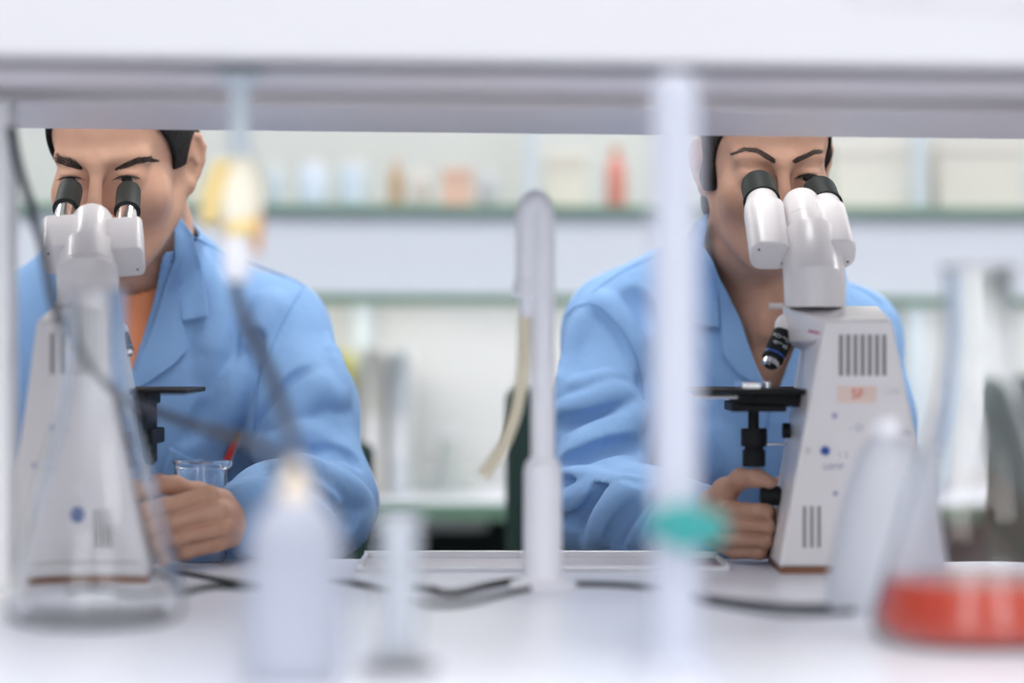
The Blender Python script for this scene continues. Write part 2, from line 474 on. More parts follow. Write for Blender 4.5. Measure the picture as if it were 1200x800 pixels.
def drape(name, poly, sdf, m, parent, off=.003, th=.0028, step=4, it=6, y0=2.45, bev=True, lift=None):
    """a flat piece of cloth lying on a garment, its outline given on the photo"""
    from mathutils.geometry import delaunay_2d_cdt
    B = []
    for a, b in zip(poly, poly[1:] + poly[:1]):
        k = max(1, int(math.dist(a, b) / step))
        B += [(a[0] + (b[0] - a[0]) * i / k, a[1] + (b[1] - a[1]) * i / k) for i in range(k)]
    nb = len(B); xs = [p[0] for p in poly]; ys = [p[1] for p in poly]
    def inside(x, y):
        r = False
        for i in range(nb):
            x1, y1 = B[i]; x2, y2 = B[i - 1]
            if (y1 > y) != (y2 > y) and x < (x2 - x1) * (y - y1) / (y2 - y1) + x1: r = not r
        return r
    P = list(B); y = min(ys) + step / 2; row = 0
    while y < max(ys):
        x = min(xs) + (step / 2 if row % 2 else 0)
        while x < max(xs):
            if inside(x, y) and min(math.dist((x, y), b) for b in B) > step * .55: P.append((x, y))
            x += step
        y += step * .87; row += 1
    r = delaunay_2d_cdt([Vector(p) for p in P], [], [list(range(nb))], 1, 1e-4)
    co2, fs = r[0], r[2]
    H = [h[0] for h in sdf.hits([(p.x, p.y) for p in co2], 0, y0, 3.0)]
    nb_ = {i: set() for i in range(len(co2))}
    for f in fs:
        for i in range(len(f)): nb_[f[i]].add(f[i - 1]); nb_[f[i - 1]].add(f[i])
    D = [h.y for h in H]
    for _ in range(it): D = [min(D[i], .5 * D[i] + .5 * sum(D[j] for j in nb_[i]) / max(1, len(nb_[i]))) for i in range(len(D))]
    for _ in range(3): D = [.4 * D[i] + .6 * sum(D[j] for j in nb_[i]) / max(1, len(nb_[i])) for i in range(len(D))]
    V = []
    for i, p in enumerate(co2):
        o = off + (lift(p.x, p.y) if lift else 0)
        V.append(at(p.x, p.y, D[i] - o))
    me = bpy.data.meshes.new(name); me.from_pydata(V, [], [list(f) for f in fs]); me.update()
    bm = bmesh.new(); bm.from_mesh(me); bmesh.ops.recalc_face_normals(bm, faces=bm.faces)
    if sum(f.normal.y for f in bm.faces) > 0: bmesh.ops.reverse_faces(bm, faces=bm.faces)
    bm.to_mesh(me); bm.free()
    ob = link(name, me, m, parent, world=True, smooth=True)
    so = ob.modifiers.new('Solidify', 'SOLIDIFY'); so.thickness = th; so.offset = -1
    be = ob.modifiers.new('Bevel', 'BEVEL'); be.width = .0009; be.segments = 2; be.limit_method = 'ANGLE'; be.angle_limit = .9
    return ob

def seam(name, pts, sdf, parent, r=.0009, m=None, off=.0002, n=30):
    P2 = smooth_path([(a, b, 0) for a, b in pts], n)
    pts = [h[0] for h in sdf.hits([(p.x, p.y) for p in P2], off) if h[2]]
    if len(pts) < 4: print('seam missed', pts); return None
    return MB().tube(pts, r, n=6).build(name, m or M_SEAM, parent, world=True, angle=180)

def folds(s, base, lst):
    for kind, pts, r, sink in lst:
        P2 = smooth_path([(a, b, 0) for a, b in pts], max(6, 3 * (len(pts) - 1)))
        N = len(P2); C = []; rs = []
        HS = base.hits([(p.x, p.y) for p in P2])
        for i, p in enumerate(P2):
            t = i / (N - 1); tp = min(1, 4 * min(t, 1 - t) + .15)      # fade at both ends
            h, nn, _ = HS[i]
            if kind == 'r': C.append(h - nn * (sink * .7 + (1 - tp) * r * .7)); rs.append(r)
            else: C.append(h + nn * (sink - .001 + (1 - tp) * r * .8)); rs.append(r)
        s.chain(C, rs, k=(.011 if kind == 'r' else .007), op='u' if kind == 'r' else 's')

def person(name, B, label, skin):
    root = thing(name, Vector((B['hips'][0].x, B['hips'][0].y, 0)), label, 'person')
    M = B['M']; sc = B['sc']
    # --- body: head, neck, trunk, arms; then hands
    s = Sdf(); add_core(s, B); add_head(s, M, sc, B['w'], B.get('female', False))
    s.cap(M @ Vector((0, .020, -.050)), B['neck'][0], B['rn'] * .98, B['rn'], k=.025)
    for extra in B.get('anatomy', []):
        op, a, b, r, k = extra; s.cap(at(*a), at(*b), r, r, k=k, op=op)
    hd = M.translation
    fine = s.mesh('head', .0019 * DEV, (hd.x - .16, hd.y - .15, B['zc']), (hd.x + .15, hd.y + .29, hd.z + .16))
    sb = Sdf(); add_core(sb, B); add_arms(sb, B)
    hp = B['hips'][0]
    for kn, an in B['legs']:
        sb.chain([hp + Vector(((kn.x - hp.x) * .6, 0, -.02)), kn, an], [.075, .052, .036], k=.03)
        sb.cap(an, an + Vector((0, -.11, -.045)), .034, .026, k=.02)
    coarse = sb.mesh('trunk', .007 * DEV, (hp.x - .45, 2.0, .02), (hp.x + .45, 3.15, B['zc'] + .004))
    hands = []
    for dx, dY in ((None, 0), (B['mirror'], B['mdY'])):
        sh = Sdf(); th = add_hand(sh, B['hand'], dx, dY, B['hr'])
        A = lambda p: at((p[0] if dx is None else dx - p[0]), p[1], p[2] + dY)
        c = (A(B['hand']['W']) + A(B['hand']['mcp'][1])) / 2
        hands.append(relax(sh.mesh('hand', .0016 * DEV, c - Vector((.12, .12, .08)), c + Vector((.12, .12, .08))), 1))
        if dx is None: B['hsdf'] = sh; B['th'] = th
    body = link('body', join_me('body', [relax(fine, 2), coarse] + hands), skin, root, world=True)
    B['sdf'] = s
    # --- eyes
    for q in (-1, 1):
        c = M @ Vector((q * .0315 * B['w'], -.0765, -.001))
        e = MB().sph(c, .0124 * sc, 32).build('eye', M_EYE, root, world=True)
        g = (M.to_3x3() @ Vector((0, -.97, -.22))).normalized()
        MB().sph(c + g * .0070 * sc, .0072 * sc, 24).build('iris', M_IRIS, e, world=True)
    MB().sph(M @ Vector((0, -.0925, -.0702)), (.019 * sc, .0045 * sc, .0042 * sc)).sph(M @ Vector((0, -.0915, -.080)), (.016 * sc, .005 * sc, .005 * sc)).build('lips', M_LIP, root, world=True)
    return root, s

# ---- the man -------------------------------------------------------------
MAN = dict(sc=.97, w=1.0, zc=1.10, rn=.054, rt=(.034, .046))
MAN['M'] = head_matrix((116, 208, 2.535), -9, 15, 0, .97)
nb = at(150, 330, 2.75)
MAN['neck'] = (MAN['M'] @ Vector((0, .035, -.085)), nb)
MAN['sh'] = [at(322, 388, 2.755), at(-8, 388, 2.775)]
MAN['chest'] = (at(160, 470, 2.765), (.158, .104, .185))
MAN['belly'] = (at(165, 620, 2.835), (.150, .105, .16))
MAN['hips'] = (Vector((at(165, 400, 2.86).x, 2.87, .70)), (.165, .12, .11))
# arms: (joint, sleeve radius, arm radius)
MAN['arms'] = [
    [(at(324, 390, 2.755), .056, .046), (at(350, 480, 2.70), .060, .043), (at(378, 590, 2.62), .053, .040), (at(325, 604, 2.51), .050, .038), (at(290, 606, 2.43), .040, .027)],
    [(at(-8, 390, 2.775), .056, .046), (at(-28, 480, 2.73), .060, .043), (at(-30, 590, 2.68), .053, .040), (at(10, 604, 2.61), .048, .038), (at(42, 606, 2.555), .040, .027)]]
MAN['legs'] = [(Vector((at(165, 0, 2.86).x + sx * .13, 2.50, .66)), Vector((at(165, 0, 2.86).x + sx * .12, 2.60, .30))) for sx in (-1, 1)]
MAN['hand'] = dict(F=(318, 604, 2.485), W=(288, 604, 2.430),
    mcp=[(246, 580, 2.357), (257, 598, 2.351), (261, 617, 2.353), (254, 636, 2.361)],
    pip=[(192, 594, 2.337), (199, 612, 2.335), (206, 630, 2.338), (216, 646, 2.348)],
    dip=[(181, 599, 2.361), (188, 616, 2.360), (195, 634, 2.362), (206, 648, 2.367)],
    tip=[(190, 602, 2.379), (197, 618, 2.379), (203, 636, 2.380), (213, 649, 2.382)],
    thumb=[(262, 592, 2.410), (232, 580, 2.390), (205, 569, 2.370), (186, 567, 2.357), (174, 573, 2.350)], tr=[.014, .011, .0095, .0090, .0075])
MAN['mirror'] = 330; MAN['mdY'] = .125; MAN['hr'] = 1.0
MAN['anatomy'] = [('u', (196, 262, 2.665), (160, 342, 2.685), .010, .02), ('s', (178, 352, 2.655), (120, 356, 2.655), .004, .02)]

# ---- the woman -----------------------------------------------------------
WOM = dict(female=True, sc=.915, w=.97, zc=1.0, rn=.047, rt=(.030, .040))
WOM['M'] = head_matrix((916, 206.5, 2.535), 7, 13, -1.5, .915)
nb = at(872, 325, 2.75)
WOM['neck'] = (WOM['M'] @ Vector((-.004, .030, -.085)), nb)
WOM['sh'] = [at(718, 394, 2.755), at(1000, 392, 2.80)]
WOM['chest'] = (at(862, 480, 2.775), (.138, .100, .17))
WOM['belly'] = (at(862, 620, 2.835), (.128, .10, .16))
WOM['hips'] = (Vector((at(862, 400, 2.87).x, 2.88, .70)), (.165, .12, .11))
WOM['arms'] = [
    [(at(716, 394, 2.75), .049, .040), (at(706, 490, 2.70), .054, .038), (at(702, 590, 2.62), .052, .036), (at(760, 606, 2.54), .046, .034), (at(818, 607, 2.462), .036, .025)],
    [(at(1000, 394, 2.80), .049, .040), (at(1010, 490, 2.76), .054, .038), (at(1018, 592, 2.70), .052, .036), (at(1010, 606, 2.64), .046, .034), (at(1000, 607, 2.56), .038, .025)]]
WOM['legs'] = [(Vector((at(862, 0, 2.87).x + sx * .12, 2.52, .66)), Vector((at(862, 0, 2.87).x + sx * .11, 2.60, .30))) for sx in (-1, 1)]
WOM['hand'] = dict(F=(790, 606, 2.51), W=(816, 606, 2.462),
    mcp=[(856, 597, 2.388), (850, 614, 2.382), (852, 631, 2.384), (860, 645, 2.392)],
    pip=[(895, 600, 2.372), (897, 617, 2.370), (895, 633, 2.372), (889, 646, 2.380)],
    dip=[(901, 601, 2.396), (902, 618, 2.395), (900, 634, 2.396), (894, 647, 2.402)],
    tip=[(893, 602, 2.412), (894, 619, 2.412), (892, 635, 2.413), (887, 647, 2.416)],
    thumb=[(832, 594, 2.440), (850, 575, 2.412), (868, 561, 2.392), (887, 560, 2.378), (902, 565, 2.370)], tr=[.013, .0125, .0105, .0092, .0072])
WOM['mirror'] = 1816; WOM['mdY'] = .098; WOM['hr'] = .93
WOM['anatomy'] = [('u', (850, 262, 2.70), (893, 372, 2.682), .0085, .03), ('u', (940, 262, 2.70), (922, 372, 2.682), .0085, .03),
                  ('u', (838, 362, 2.72), (888, 384, 2.684), .008, .03), ('u', (975, 362, 2.72), (926, 384, 2.684), .008, .03),
                  ('s', (907, 372, 2.66), (907, 380, 2.66), .005, .018)]

man, sM = person('person', MAN, 'short-haired young man in a blue lab coat over an orange t-shirt', M_SKIN_M)
woman, sW = person('person', WOM, 'woman with tied-back dark hair and open neckline in a blue lab coat', M_SKIN_F)

# ---- coats ----------------------------------------------------------------
def coat(B, root, V, collar_pl, cuffs, fold_list):
    base = Sdf(); add_core(base, B, B.get('inf', .016)); add_arms(base, B, skin=False)
    for a, b, ra, rb in B.get('drape', []): base.cap(at(*a), at(*b), ra, rb, k=.04)
    s = Sdf(); s.p = list(base.p)
    folds(s, base, fold_list)
    B['cbase'] = Sdf(); B['cbase'].p = list(s.p)
    s.shell = .0045
    hp = B['hips'][0]
    lo = (hp.x - .5, 2.2, .5); hi = (hp.x + .5, 3.2, 1.5)
    s.planes(V, (hp.x - .3, 2.3, .9), (hp.x + .4, 2.735, 1.5), k=.002)
    s.planes(collar_pl, (hp.x - .3, 2.3, 1.1), (hp.x + .3, 3.2, 1.6), k=.002)
    s.planes([((0, 0, .60), (0, 0, 1))], (hp.x - .5, 2.2, .3), (hp.x + .5, 3.2, .60), k=.002)
    for c, n, R in cuffs:
        c = Vector(c); n = Vector(n).normalized()
        sd = n.orthogonal().normalized(); up = n.cross(sd)
        s.planes([(c, -n), (c + n * .2, n), (c + sd * R, sd), (c - sd * R, -sd), (c + up * R, up), (c - up * R, -up)], c - Vector((.25, .25, .25)), c + Vector((.25, .25, .25)), k=.002)
    me = relax(s.mesh('lab_coat', .0027 * DEV, (hp.x - .42, 2.35, .59), (hp.x + .42, 3.06, 1.34)), 2)
    return link('lab_coat', me, M_COAT, root, world=True)

def vplane(a, b, Y, side):
    """plane through two photo points at depth Y, parallel to Y; outward normal to SIDE in x"""
    A, Bp = at(*a, Y), at(*b, Y); d = Bp - A; n = Vector((-d.z, 0, d.x)).normalized()
    if n.x * side < 0: n = -n
    return (A, n)

ax = (at(290, 606, 2.43) - at(325, 604, 2.51)).normalized()
ax2 = (at(42, 606, 2.555) - at(10, 604, 2.61)).normalized()
fm = [('c', [(362, 434), (346, 444), (328, 460), (312, 484), (300, 506)], .005, .000),
      ('r', [(372, 446), (352, 456), (332, 474), (316, 496)], .010, .004),
      ('c', [(292, 415), (286, 450), (276, 486), (266, 512)], .008, .000),
      ('r', [(345, 545), (372, 548), (400, 560), (420, 580), (430, 600)], .007, .002),
      ('c', [(352, 532), (380, 524), (408, 532), (420, 544)], .007, .000),
      ('r', [(396, 640), (408, 622), (420, 604), (430, 590)], .007, .003),
      ('c', [(386, 640), (396, 618), (404, 596)], .005, .001),
      ('r', [(262, 582), (290, 578), (320, 568), (345, 552)], .009, .004),
      ('r', [(388, 400), (398, 440), (404, 466)], .009, .005),
      ('c', [(250, 330), (262, 370), (264, 410)], .012, .006),
      ('r', [(326, 346), (312, 366), (303, 390), (296, 430)], .016, .009),
      ('c', [(302, 400), (292, 450), (278, 492), (268, 510)], .010, .003),
      ('r', [(278, 430), (268, 470), (258, 505)], .018, .010),
      ('r', [(402, 466), (380, 462), (358, 452)], .012, .005),
      ('c', [(360, 436), (340, 450), (318, 476), (301, 505)], .008, .003),
      ('r', [(390, 440), (366, 462), (338, 488), (312, 520)], .014, .007),
      ('c', [(410, 537), (392, 530), (370, 540), (350, 546)], .008, .002),
      ('r', [(330, 550), (352, 545), (382, 556), (410, 574), (430, 592)], .012, .005),
      ('r', [(430, 592), (424, 612), (412, 636)], .010, .005),
      ('c', [(340, 560), (366, 570), (392, 590), (404, 612)], .007, .002),
      ('r', [(300, 530), (322, 524), (348, 512), (376, 505)], .014, .008),
      ('r', [(232, 300), (248, 340), (252, 390), (244, 450)], .020, .016),
      ('c', [(240, 470), (228, 500), (214, 520)], .010, .0075),
      ('r', [(300, 600), (330, 586), (352, 590)], .012, .006)]
coat_m = coat(MAN, man,
     [vplane((212, 262), (150, 462), 2.68, 1), vplane((90, 262), (150, 462), 2.68, -1), (at(0, 0, 2.73), (0, 1, 0))],
     [(at(190, 243, 2.78), (0, .35, -1))],
     [(at(268, 606, 2.39), ax, .075), (at(64, 606, 2.52), ax2, .075)], fm)
M2 = MAN['cbase']
cx = (at(818, 607, 2.462) - at(760, 606, 2.54)).normalized(); cx2 = (at(1000, 607, 2.56) - at(1010, 606, 2.64)).normalized()
fw = [('c', [(654, 549), (676, 541), (700, 530), (722, 524), (744, 526)], .006, -.001),
      ('r', [(660, 540), (690, 524), (720, 512), (742, 510)], .009, .004),
      ('c', [(658, 566), (680, 572), (704, 577), (726, 574)], .005, -.001),
      ('r', [(664, 600), (684, 586), (708, 574), (730, 570)], .007, .003),
      ('r', [(690, 648), (700, 622), (712, 600), (730, 582)], .008, .003),
      ('c', [(704, 648), (716, 626), (722, 600)], .006, .001),
      ('r', [(662, 520), (700, 502), (730, 494)], .008, .004),
      ('r', [(660, 452), (690, 448), (722, 440)], .008, .005),
      ('r', [(760, 640), (775, 610), (790, 585)], .009, .005),
      ('c', [(742, 405), (752, 440), (756, 470), (750, 505)], .007, .000),
      ('r', [(690, 352), (676, 390), (664, 430), (652, 480)], .010, .005),
      ('c', [(735, 345), (750, 362), (756, 380)], .016, .006),
      ('r', [(692, 348), (716, 362), (738, 392), (750, 430)], .012, .007),
      ('r', [(652, 482), (680, 476), (716, 462), (742, 466)], .012, .006),
      ('c', [(655, 500), (690, 492), (730, 484)], .008, .003),
      ('r', [(662, 530), (700, 512), (736, 496), (752, 478)], .014, .007),
      ('c', [(655, 549), (690, 534), (716, 525), (742, 524)], .009, .001),
      ('r', [(655, 557), (690, 561), (720, 569), (745, 571)], .010, .004),
      ('c', [(660, 566), (690, 574), (722, 575), (748, 568)], .007, .001),
      ('r', [(656, 592), (680, 580), (700, 574)], .010, .005),
      ('c', [(660, 612), (680, 606), (696, 590), (706, 579)], .007, .001),
      ('r', [(696, 645), (706, 612), (722, 588), (738, 574)], .012, .006),
      ('c', [(716, 640), (730, 612), (752, 590)], .009, .003),
      ('r', [(768, 575), (790, 572), (815, 573)], .010, .005),
      ('r', [(838, 500), (842, 540), (838, 565)], .020, .016),
      ('c', [(835, 470), (815, 440), (806, 410)], .012, .006)]
WOM['drape'] = [((778, 340, 2.76), (724, 366, 2.76), .042, .042)]
coat_w = coat(WOM, woman,
     [vplane((820, 280), (903, 468), 2.68, -1), vplane((1000, 280), (909, 468), 2.68, 1), (at(0, 0, 2.73), (0, 1, 0))],
     [(at(880, 255, 2.78), (0, .35, -1))],
     [(at(836, 607, 2.44), cx, .07), (at(995, 607, 2.53), cx2, .07)], fw)
W2 = WOM['cbase']
# planes() is convex-inside: the collar cut must remove what lies above the plane, so its normal points down
# ------------------------------------------------------------------ hair, brows, lashes, collars
def hair(B, root, m, female):
    M, sc = B['M'], B['sc']; R = np.array(M.to_3x3().normalized()); w = B['w']
    s = Sdf(); T = lambda p: M @ Vector((p[0] * w, p[1], p[2])); D = lambda v: (M.to_3x3() @ Vector(v)).normalized()
    g = .0045 if female else .0065
    s.ell(T((0, .018, .035)), [(q + g) * sc for q in (.074 * w, .094, .082)], R, k=.02)
    s.ell(T((0, -.028, .045)), [(q + g * (1 if female else .9)) * sc for q in (.064 * w, .062, .066)], R, k=.02)
    if female:
        s.ell(T((0, .105, .03)), [.032 * sc, .026 * sc, .030 * sc], R, k=.01)           # tied knot at the back
        s.chain([T((-.062, .030, -.010)), T((-.050, .045, -.055)), T((-.040, .055, -.10))], [.016, .013, .009], k=.02)
        s.chain([T((.062, .030, -.010)), T((.050, .045, -.050))], [.016, .012], k=.02)
        s.chain([T((-.069, .000, .020)), T((-.0715, -.003, -.012)), T((-.0705, .002, -.036))], [.007, .0045, .0018], k=.008)
        s.chain([at(836, 205, 2.60), at(842, 240, 2.645), at(846, 268, 2.685), at(848, 300, 2.71)], [.012, .010, .009, .006], k=.015)
        s.chain([T((.070, .004, .045)), T((.0735, .002, .010)), T((.0735, .006, -.018))], [.010, .0075, .003], k=.008)
    else:
        s.ell(T((0, -.005, .10)), [.060 * sc, .075 * sc, .032 * sc], R, k=.03)
    s.ell(T((0, -.095, -.005)), [.084 * w * sc, (.118 if female else .112) * sc, .088 * sc], R, k=.004, op='s', late=True)
    zb = -.03 if female else -.006
    BIG = .3
    s.planes([(T((0, 0, zb)), D((0, 0, 1))), (T((0, .034, 0)), D((0, 1, .25)))], M.translation - Vector((BIG,) * 3), M.translation + Vector((BIG,) * 3), k=.004)
    if not female: s.planes([(T((0, 0, -.055)), D((0, .3, 1)))], M.translation - Vector((BIG,) * 3), M.translation + Vector((BIG,) * 3), k=.004)
    for q in (-1, 1):    # behind and around the ears stays free
        s.ell(T((q * .084, .020, .000)), [.016 * sc, .020 * sc, .030 * sc], R, k=.003, op='s', late=True)
    if female: pass
    me = relax(s.mesh('hair', .0022, M.translation - Vector((.14, .16, .16)), M.translation + Vector((.14, .22, .18))), 1)
    return link('hair', me, m, root, world=True), s
hair(MAN, man, M_HAIR_B, False); hair(WOM, woman, M_HAIR_D, True)

fl_r = lambda t, o, dx, dy: (dx * .9, dy * .9 - .45 - .25 * o)
fl_l = lambda t, o, dx, dy: (dx * .9, dy * .9 - .35 - .25 * o)
strands('eyebrow', [(97, 198, 1.6), (86, 193, 3.6), (72, 188, 3.6), (60, 184, 2.4), (54, 184, 1)], sM, M_BROW, man, 340, 7, .00026, lambda t, o, dx, dy: (dx, dy - .3 - .3 * o))
strands('eyebrow', [(135, 199, 1.6), (147, 194, 3.6), (160, 189, 3.8), (172, 187, 3.0), (180, 189, 1)], sM, M_BROW, man, 370, 7, .00026, lambda t, o, dx, dy: (dx, dy - .3 - .3 * o))
strands('eyebrow', [(909, 190, 2.4), (900, 184, 2.6), (888, 177, 2.2), (874, 175, 1.6), (861, 180, .6)], sW, M_BROW, woman, 420, 6, .00024, lambda t, o, dx, dy: (dx, dy - .15))
strands('eyebrow', [(929, 190, 2.4), (940, 185, 2.6), (953, 179, 2.2), (962, 178, 1.5), (968, 180, .6)], sW, M_BROW, woman, 420, 6, .00024, lambda t, o, dx, dy: (dx, dy - .15))

def lashes(B, root, m, n, ln, rad):
    M, sc, w = B['M'], B['sc'], B['w']; rnd = random.Random(5)
    for q in (-1, 1):
        mb = MB()
        for i in range(n):
            u = (i / (n - 1)) * 2 - 1
            x = q * .0315 + u * .0135; y = -.0765 - math.sqrt(max(0, 1 - (u * .82) ** 2)) * .0142; z = .0016 - .0026 * u * u
            o = Vector((u * .5, -.75, -.25 + rnd.uniform(-.15, .15))).normalized() * ln * (.7 + .3 * abs(u))
            p = Vector((x * w, y, z))
            mb.tube([M @ p, M @ (p + o * .5 + Vector((0, 0, -.0006))), M @ (p + o)], [rad, rad * .7, rad * .2], n=4)
        # the dark line of the lid edge
        L = [M @ Vector(((q * .0315 + u * .0138) * w, -.0765 - math.sqrt(max(0, 1 - (u * .82) ** 2)) * .0141, (.0018 - .0028 * u * u))) for u in np.linspace(-1, 1, 15)]
        mb.tube(L, [rad * (1.0 + 3.0 * math.sin(PI * i / 14)) for i in range(15)], n=6)
        mb.build('eyelashes', m, root, world=True, angle=180)
M_LASH = mat('lash', (.008, .006, .006), rough=.6)
lashes(MAN, man, M_LASH, 34, .006, .00022); lashes(WOM, woman, M_LASH, 46, .0085, .00030)

# the man's orange t-shirt
ts = Sdf(); add_core(ts, MAN, .007)
nbm = at(152, 318, 2.70)
ts.shell = .006
ts.ell(at(152, 312, 2.70), (.064, .075, .040), k=.002, op='s', late=True)
ts.planes([((0, 0, 1.188), (0, 0, -1))], (-1, 2, 1.2), (1, 3.3, 1.7), k=.002)
hx = MAN['hips'][0].x
tee = link('t_shirt', relax(ts.mesh('t_shirt', .003, (hx - .14, 2.55, 1.03), (hx + .14, 2.80, 1.22)), 1), M_TEE, man, world=True)

# collars and lapels
CM, CW = MAN['cbase'], WOM['cbase']
seams = []
drape('lapel', [(206, 300), (210, 345), (213, 376), (221, 408), (203, 428), (180, 444), (158, 457), (149, 459), (163, 425), (178, 385), (192, 340), (201, 312)], CM, M_COAT, man, off=.0055)
drape('collar', [(203, 241), (214, 258), (226, 275), (233, 300), (238, 321), (244, 371), (228, 374), (213, 377), (209, 345), (205, 300), (204, 262)], CM, M_COAT, man, off=.0085, y0=2.6)
drape('lapel', [(95, 300), (93, 345), (86, 376), (74, 404), (96, 430), (120, 446), (148, 459), (135, 425), (120, 385), (108, 340), (100, 312)], CM, M_COAT, man, off=.0055)
drape('collar', [(97, 241), (86, 258), (74, 275), (67, 300), (62, 321), (58, 371), (72, 374), (86, 377), (90, 345), (94, 300), (96, 262)], CM, M_COAT, man, off=.0085, y0=2.6)
seam('shoulder_seam', [(226, 277), (262, 296), (300, 311), (336, 324), (356, 335)], CM, man, .0011)
seam('armhole_seam', [(357, 335), (338, 365), (322, 398), (311, 428), (304, 455), (300, 482), (298, 505)], CM, man, .0010)
drape('breast_pocket', [(199, 524), (222, 537), (246, 549), (266, 543), (268, 562), (190, 590), (190, 555)], CM, M_COAT, man, off=.0035, th=.002, step=6, it=8)
seam('front_edge', [(149, 460), (146, 520), (144, 580), (144, 640)], CM, man, .0016)
drape('lapel', [(838, 322), (843, 350), (845, 385), (847, 415), (855, 426), (864, 437), (878, 446), (893, 456), (903, 470), (893, 445), (881, 415), (868, 375), (850, 340), (836, 312)], CW, M_COAT, woman, off=.0055)
drape('collar', [(828, 250), (810, 262), (801, 277), (797, 321), (802, 363), (810, 381), (828, 382), (843, 383), (842, 350), (840, 324), (835, 308), (822, 289), (826, 268)], CW, M_COAT, woman, off=.0085, y0=2.6)
drape('lapel', [(976, 312), (970, 340), (968, 385), (964, 415), (952, 437), (932, 452), (908, 472), (917, 445), (928, 415), (945, 375), (962, 335)], CW, M_COAT, woman, off=.005)
drape('collar', [(960, 262), (972, 268), (980, 280), (986, 310), (1004, 350), (1004, 383), (968, 383), (969, 350), (966, 324), (962, 300), (956, 285)], CW, M_COAT, woman, off=.0085, y0=2.6)
seam('shoulder_seam', [(802, 282), (770, 300), (730, 318), (694, 343)], CW, woman, .0010)
seam('armhole_seam', [(690, 354), (706, 362), (722, 378), (736, 398), (746, 420), (752, 446), (754, 468)], CW, woman, .0011)
seam('armhole_seam', [(688, 356), (675, 360), (662, 372)], CW, woman, .0011)
seam('shoulder_seam', [(996, 334), (1015, 342), (1034, 356)], CW, woman, .0010)
seam('front_edge', [(904, 470), (897, 520), (893, 560), (890, 640)], CW, woman, .0018)

# pen in the pocket
pen = thing('pen', at(264, 560, 2.60), 'red pen with a silver clip standing in the breast pocket of the man', 'pen')
pa = CM.hit(257, 556, .006); pb = CM.hit(273, 512, .008); ax_ = (pb - pa).normalized()
mr = mat('pen_red', srgb(196, 40, 34), rough=.3)
MB().lathe([(0, 0), (.0035, .002), (.0048, .008), (.0048, (pb - pa).length), (.004, (pb - pa).length + .002), (0, (pb - pa).length + .002)], pa, ax_, 20).build('barrel', mr, pen, world=True)
MB().cyl(pb + ax_ * .002, pb + ax_ * .010, .0044, .004).build('cap_ring', mat('pen_brass', srgb(150, 110, 50), rough=.3, metal=1), pen, world=True)
M_CHROME = mat('chrome', (.8, .8, .82), rough=.18, metal=1)
MB().tube([pb + ax_ * .009 + Vector((.001, -.004, 0)), pb + ax_ * .009 + Vector((.005, -.008, 0)), pb - ax_ * .028 + Vector((.004, -.007, 0))], .0012, n=8).build('clip', M_CHROME, pen, world=True)
# ------------------------------------------------------------------ microscopes
M_SC = mat('microscope_white_enamel', srgb(232, 228, 230), rough=.32, coat=.2)
M_SCG = mat('microscope_side_enamel', srgb(212, 206, 204), rough=.4)
M_BLK = mat('black_enamel', (.012, .013, .015), rough=.6, spec=.2)
M_RUB = mat('rubber_black_green', (.016, .022, .022), rough=.55, spec=.3)
M_VENT = mat('vent_shadow_grey', srgb(138, 136, 138), rough=.8)
M_BLUE = mat('badge_blue', srgb(48, 82, 160), rough=.3)
M_MAG = mat('badge_magenta', srgb(196, 60, 110), rough=.5)
M_GREYP = mat('print_grey_blue', srgb(165, 170, 195), rough=.6)
M_STICK = mat('sticker_cream', srgb(238, 215, 205), rough=.6)
M_ORP = mat('print_orange', srgb(226, 92, 52), rough=.6)
M_TXT = mat('print_white', srgb(215, 220, 220), rough=.5)
M_FOOT = mat('brass_trim', srgb(140, 95, 70), rough=.4, metal=.4)

def text(name, body, loc, size, m, parent, rot=(PI / 2, 0, 0), ext=.0001):
    c = bpy.data.curves.new(name, 'FONT'); c.body = body; c.size = size; c.extrude = ext; c.align_x = 'CENTER'; c.align_y = 'CENTER'
    c.materials.append(m); o = bpy.data.objects.new(name, c); COL.objects.link(o)
    o.parent = parent; l = Vector((0, 0, 0)); p = parent
    while p is not None: l += p.location; p = p.parent
    me = bpy.data.meshes.new_from_object(o); bpy.data.objects.remove(o); bpy.data.curves.remove(c)
    o = bpy.data.objects.new(name, me); COL.objects.link(o); o.parent = parent
    o.location = Vector(loc) - l; o.rotation_euler = rot; return o

def stadium(c0, c1, w, t, r, side=None, n=8):
    """rounded-box bar from c0 to c1, W wide across X, T thick"""
    d = (c1 - c0).normalized(); sx = (Vector((1, 0, 0)) - d * d.x).normalized(); sy = d.cross(sx)
    out = []
    for cx, cy, a0 in ((w / 2 - r, t / 2 - r, 0), (-w / 2 + r, t / 2 - r, 90), (-w / 2 + r, -t / 2 + r, 180), (w / 2 - r, -t / 2 + r, 270)):
        for i in range(n + 1):
            a = math.radians(a0 + 90 * i / n); out.append((cx + r * math.cos(a), cy + r * math.sin(a)))
    return [c0 + sx * x + sy * y for x, y in out], c1 - c0, sx, sy

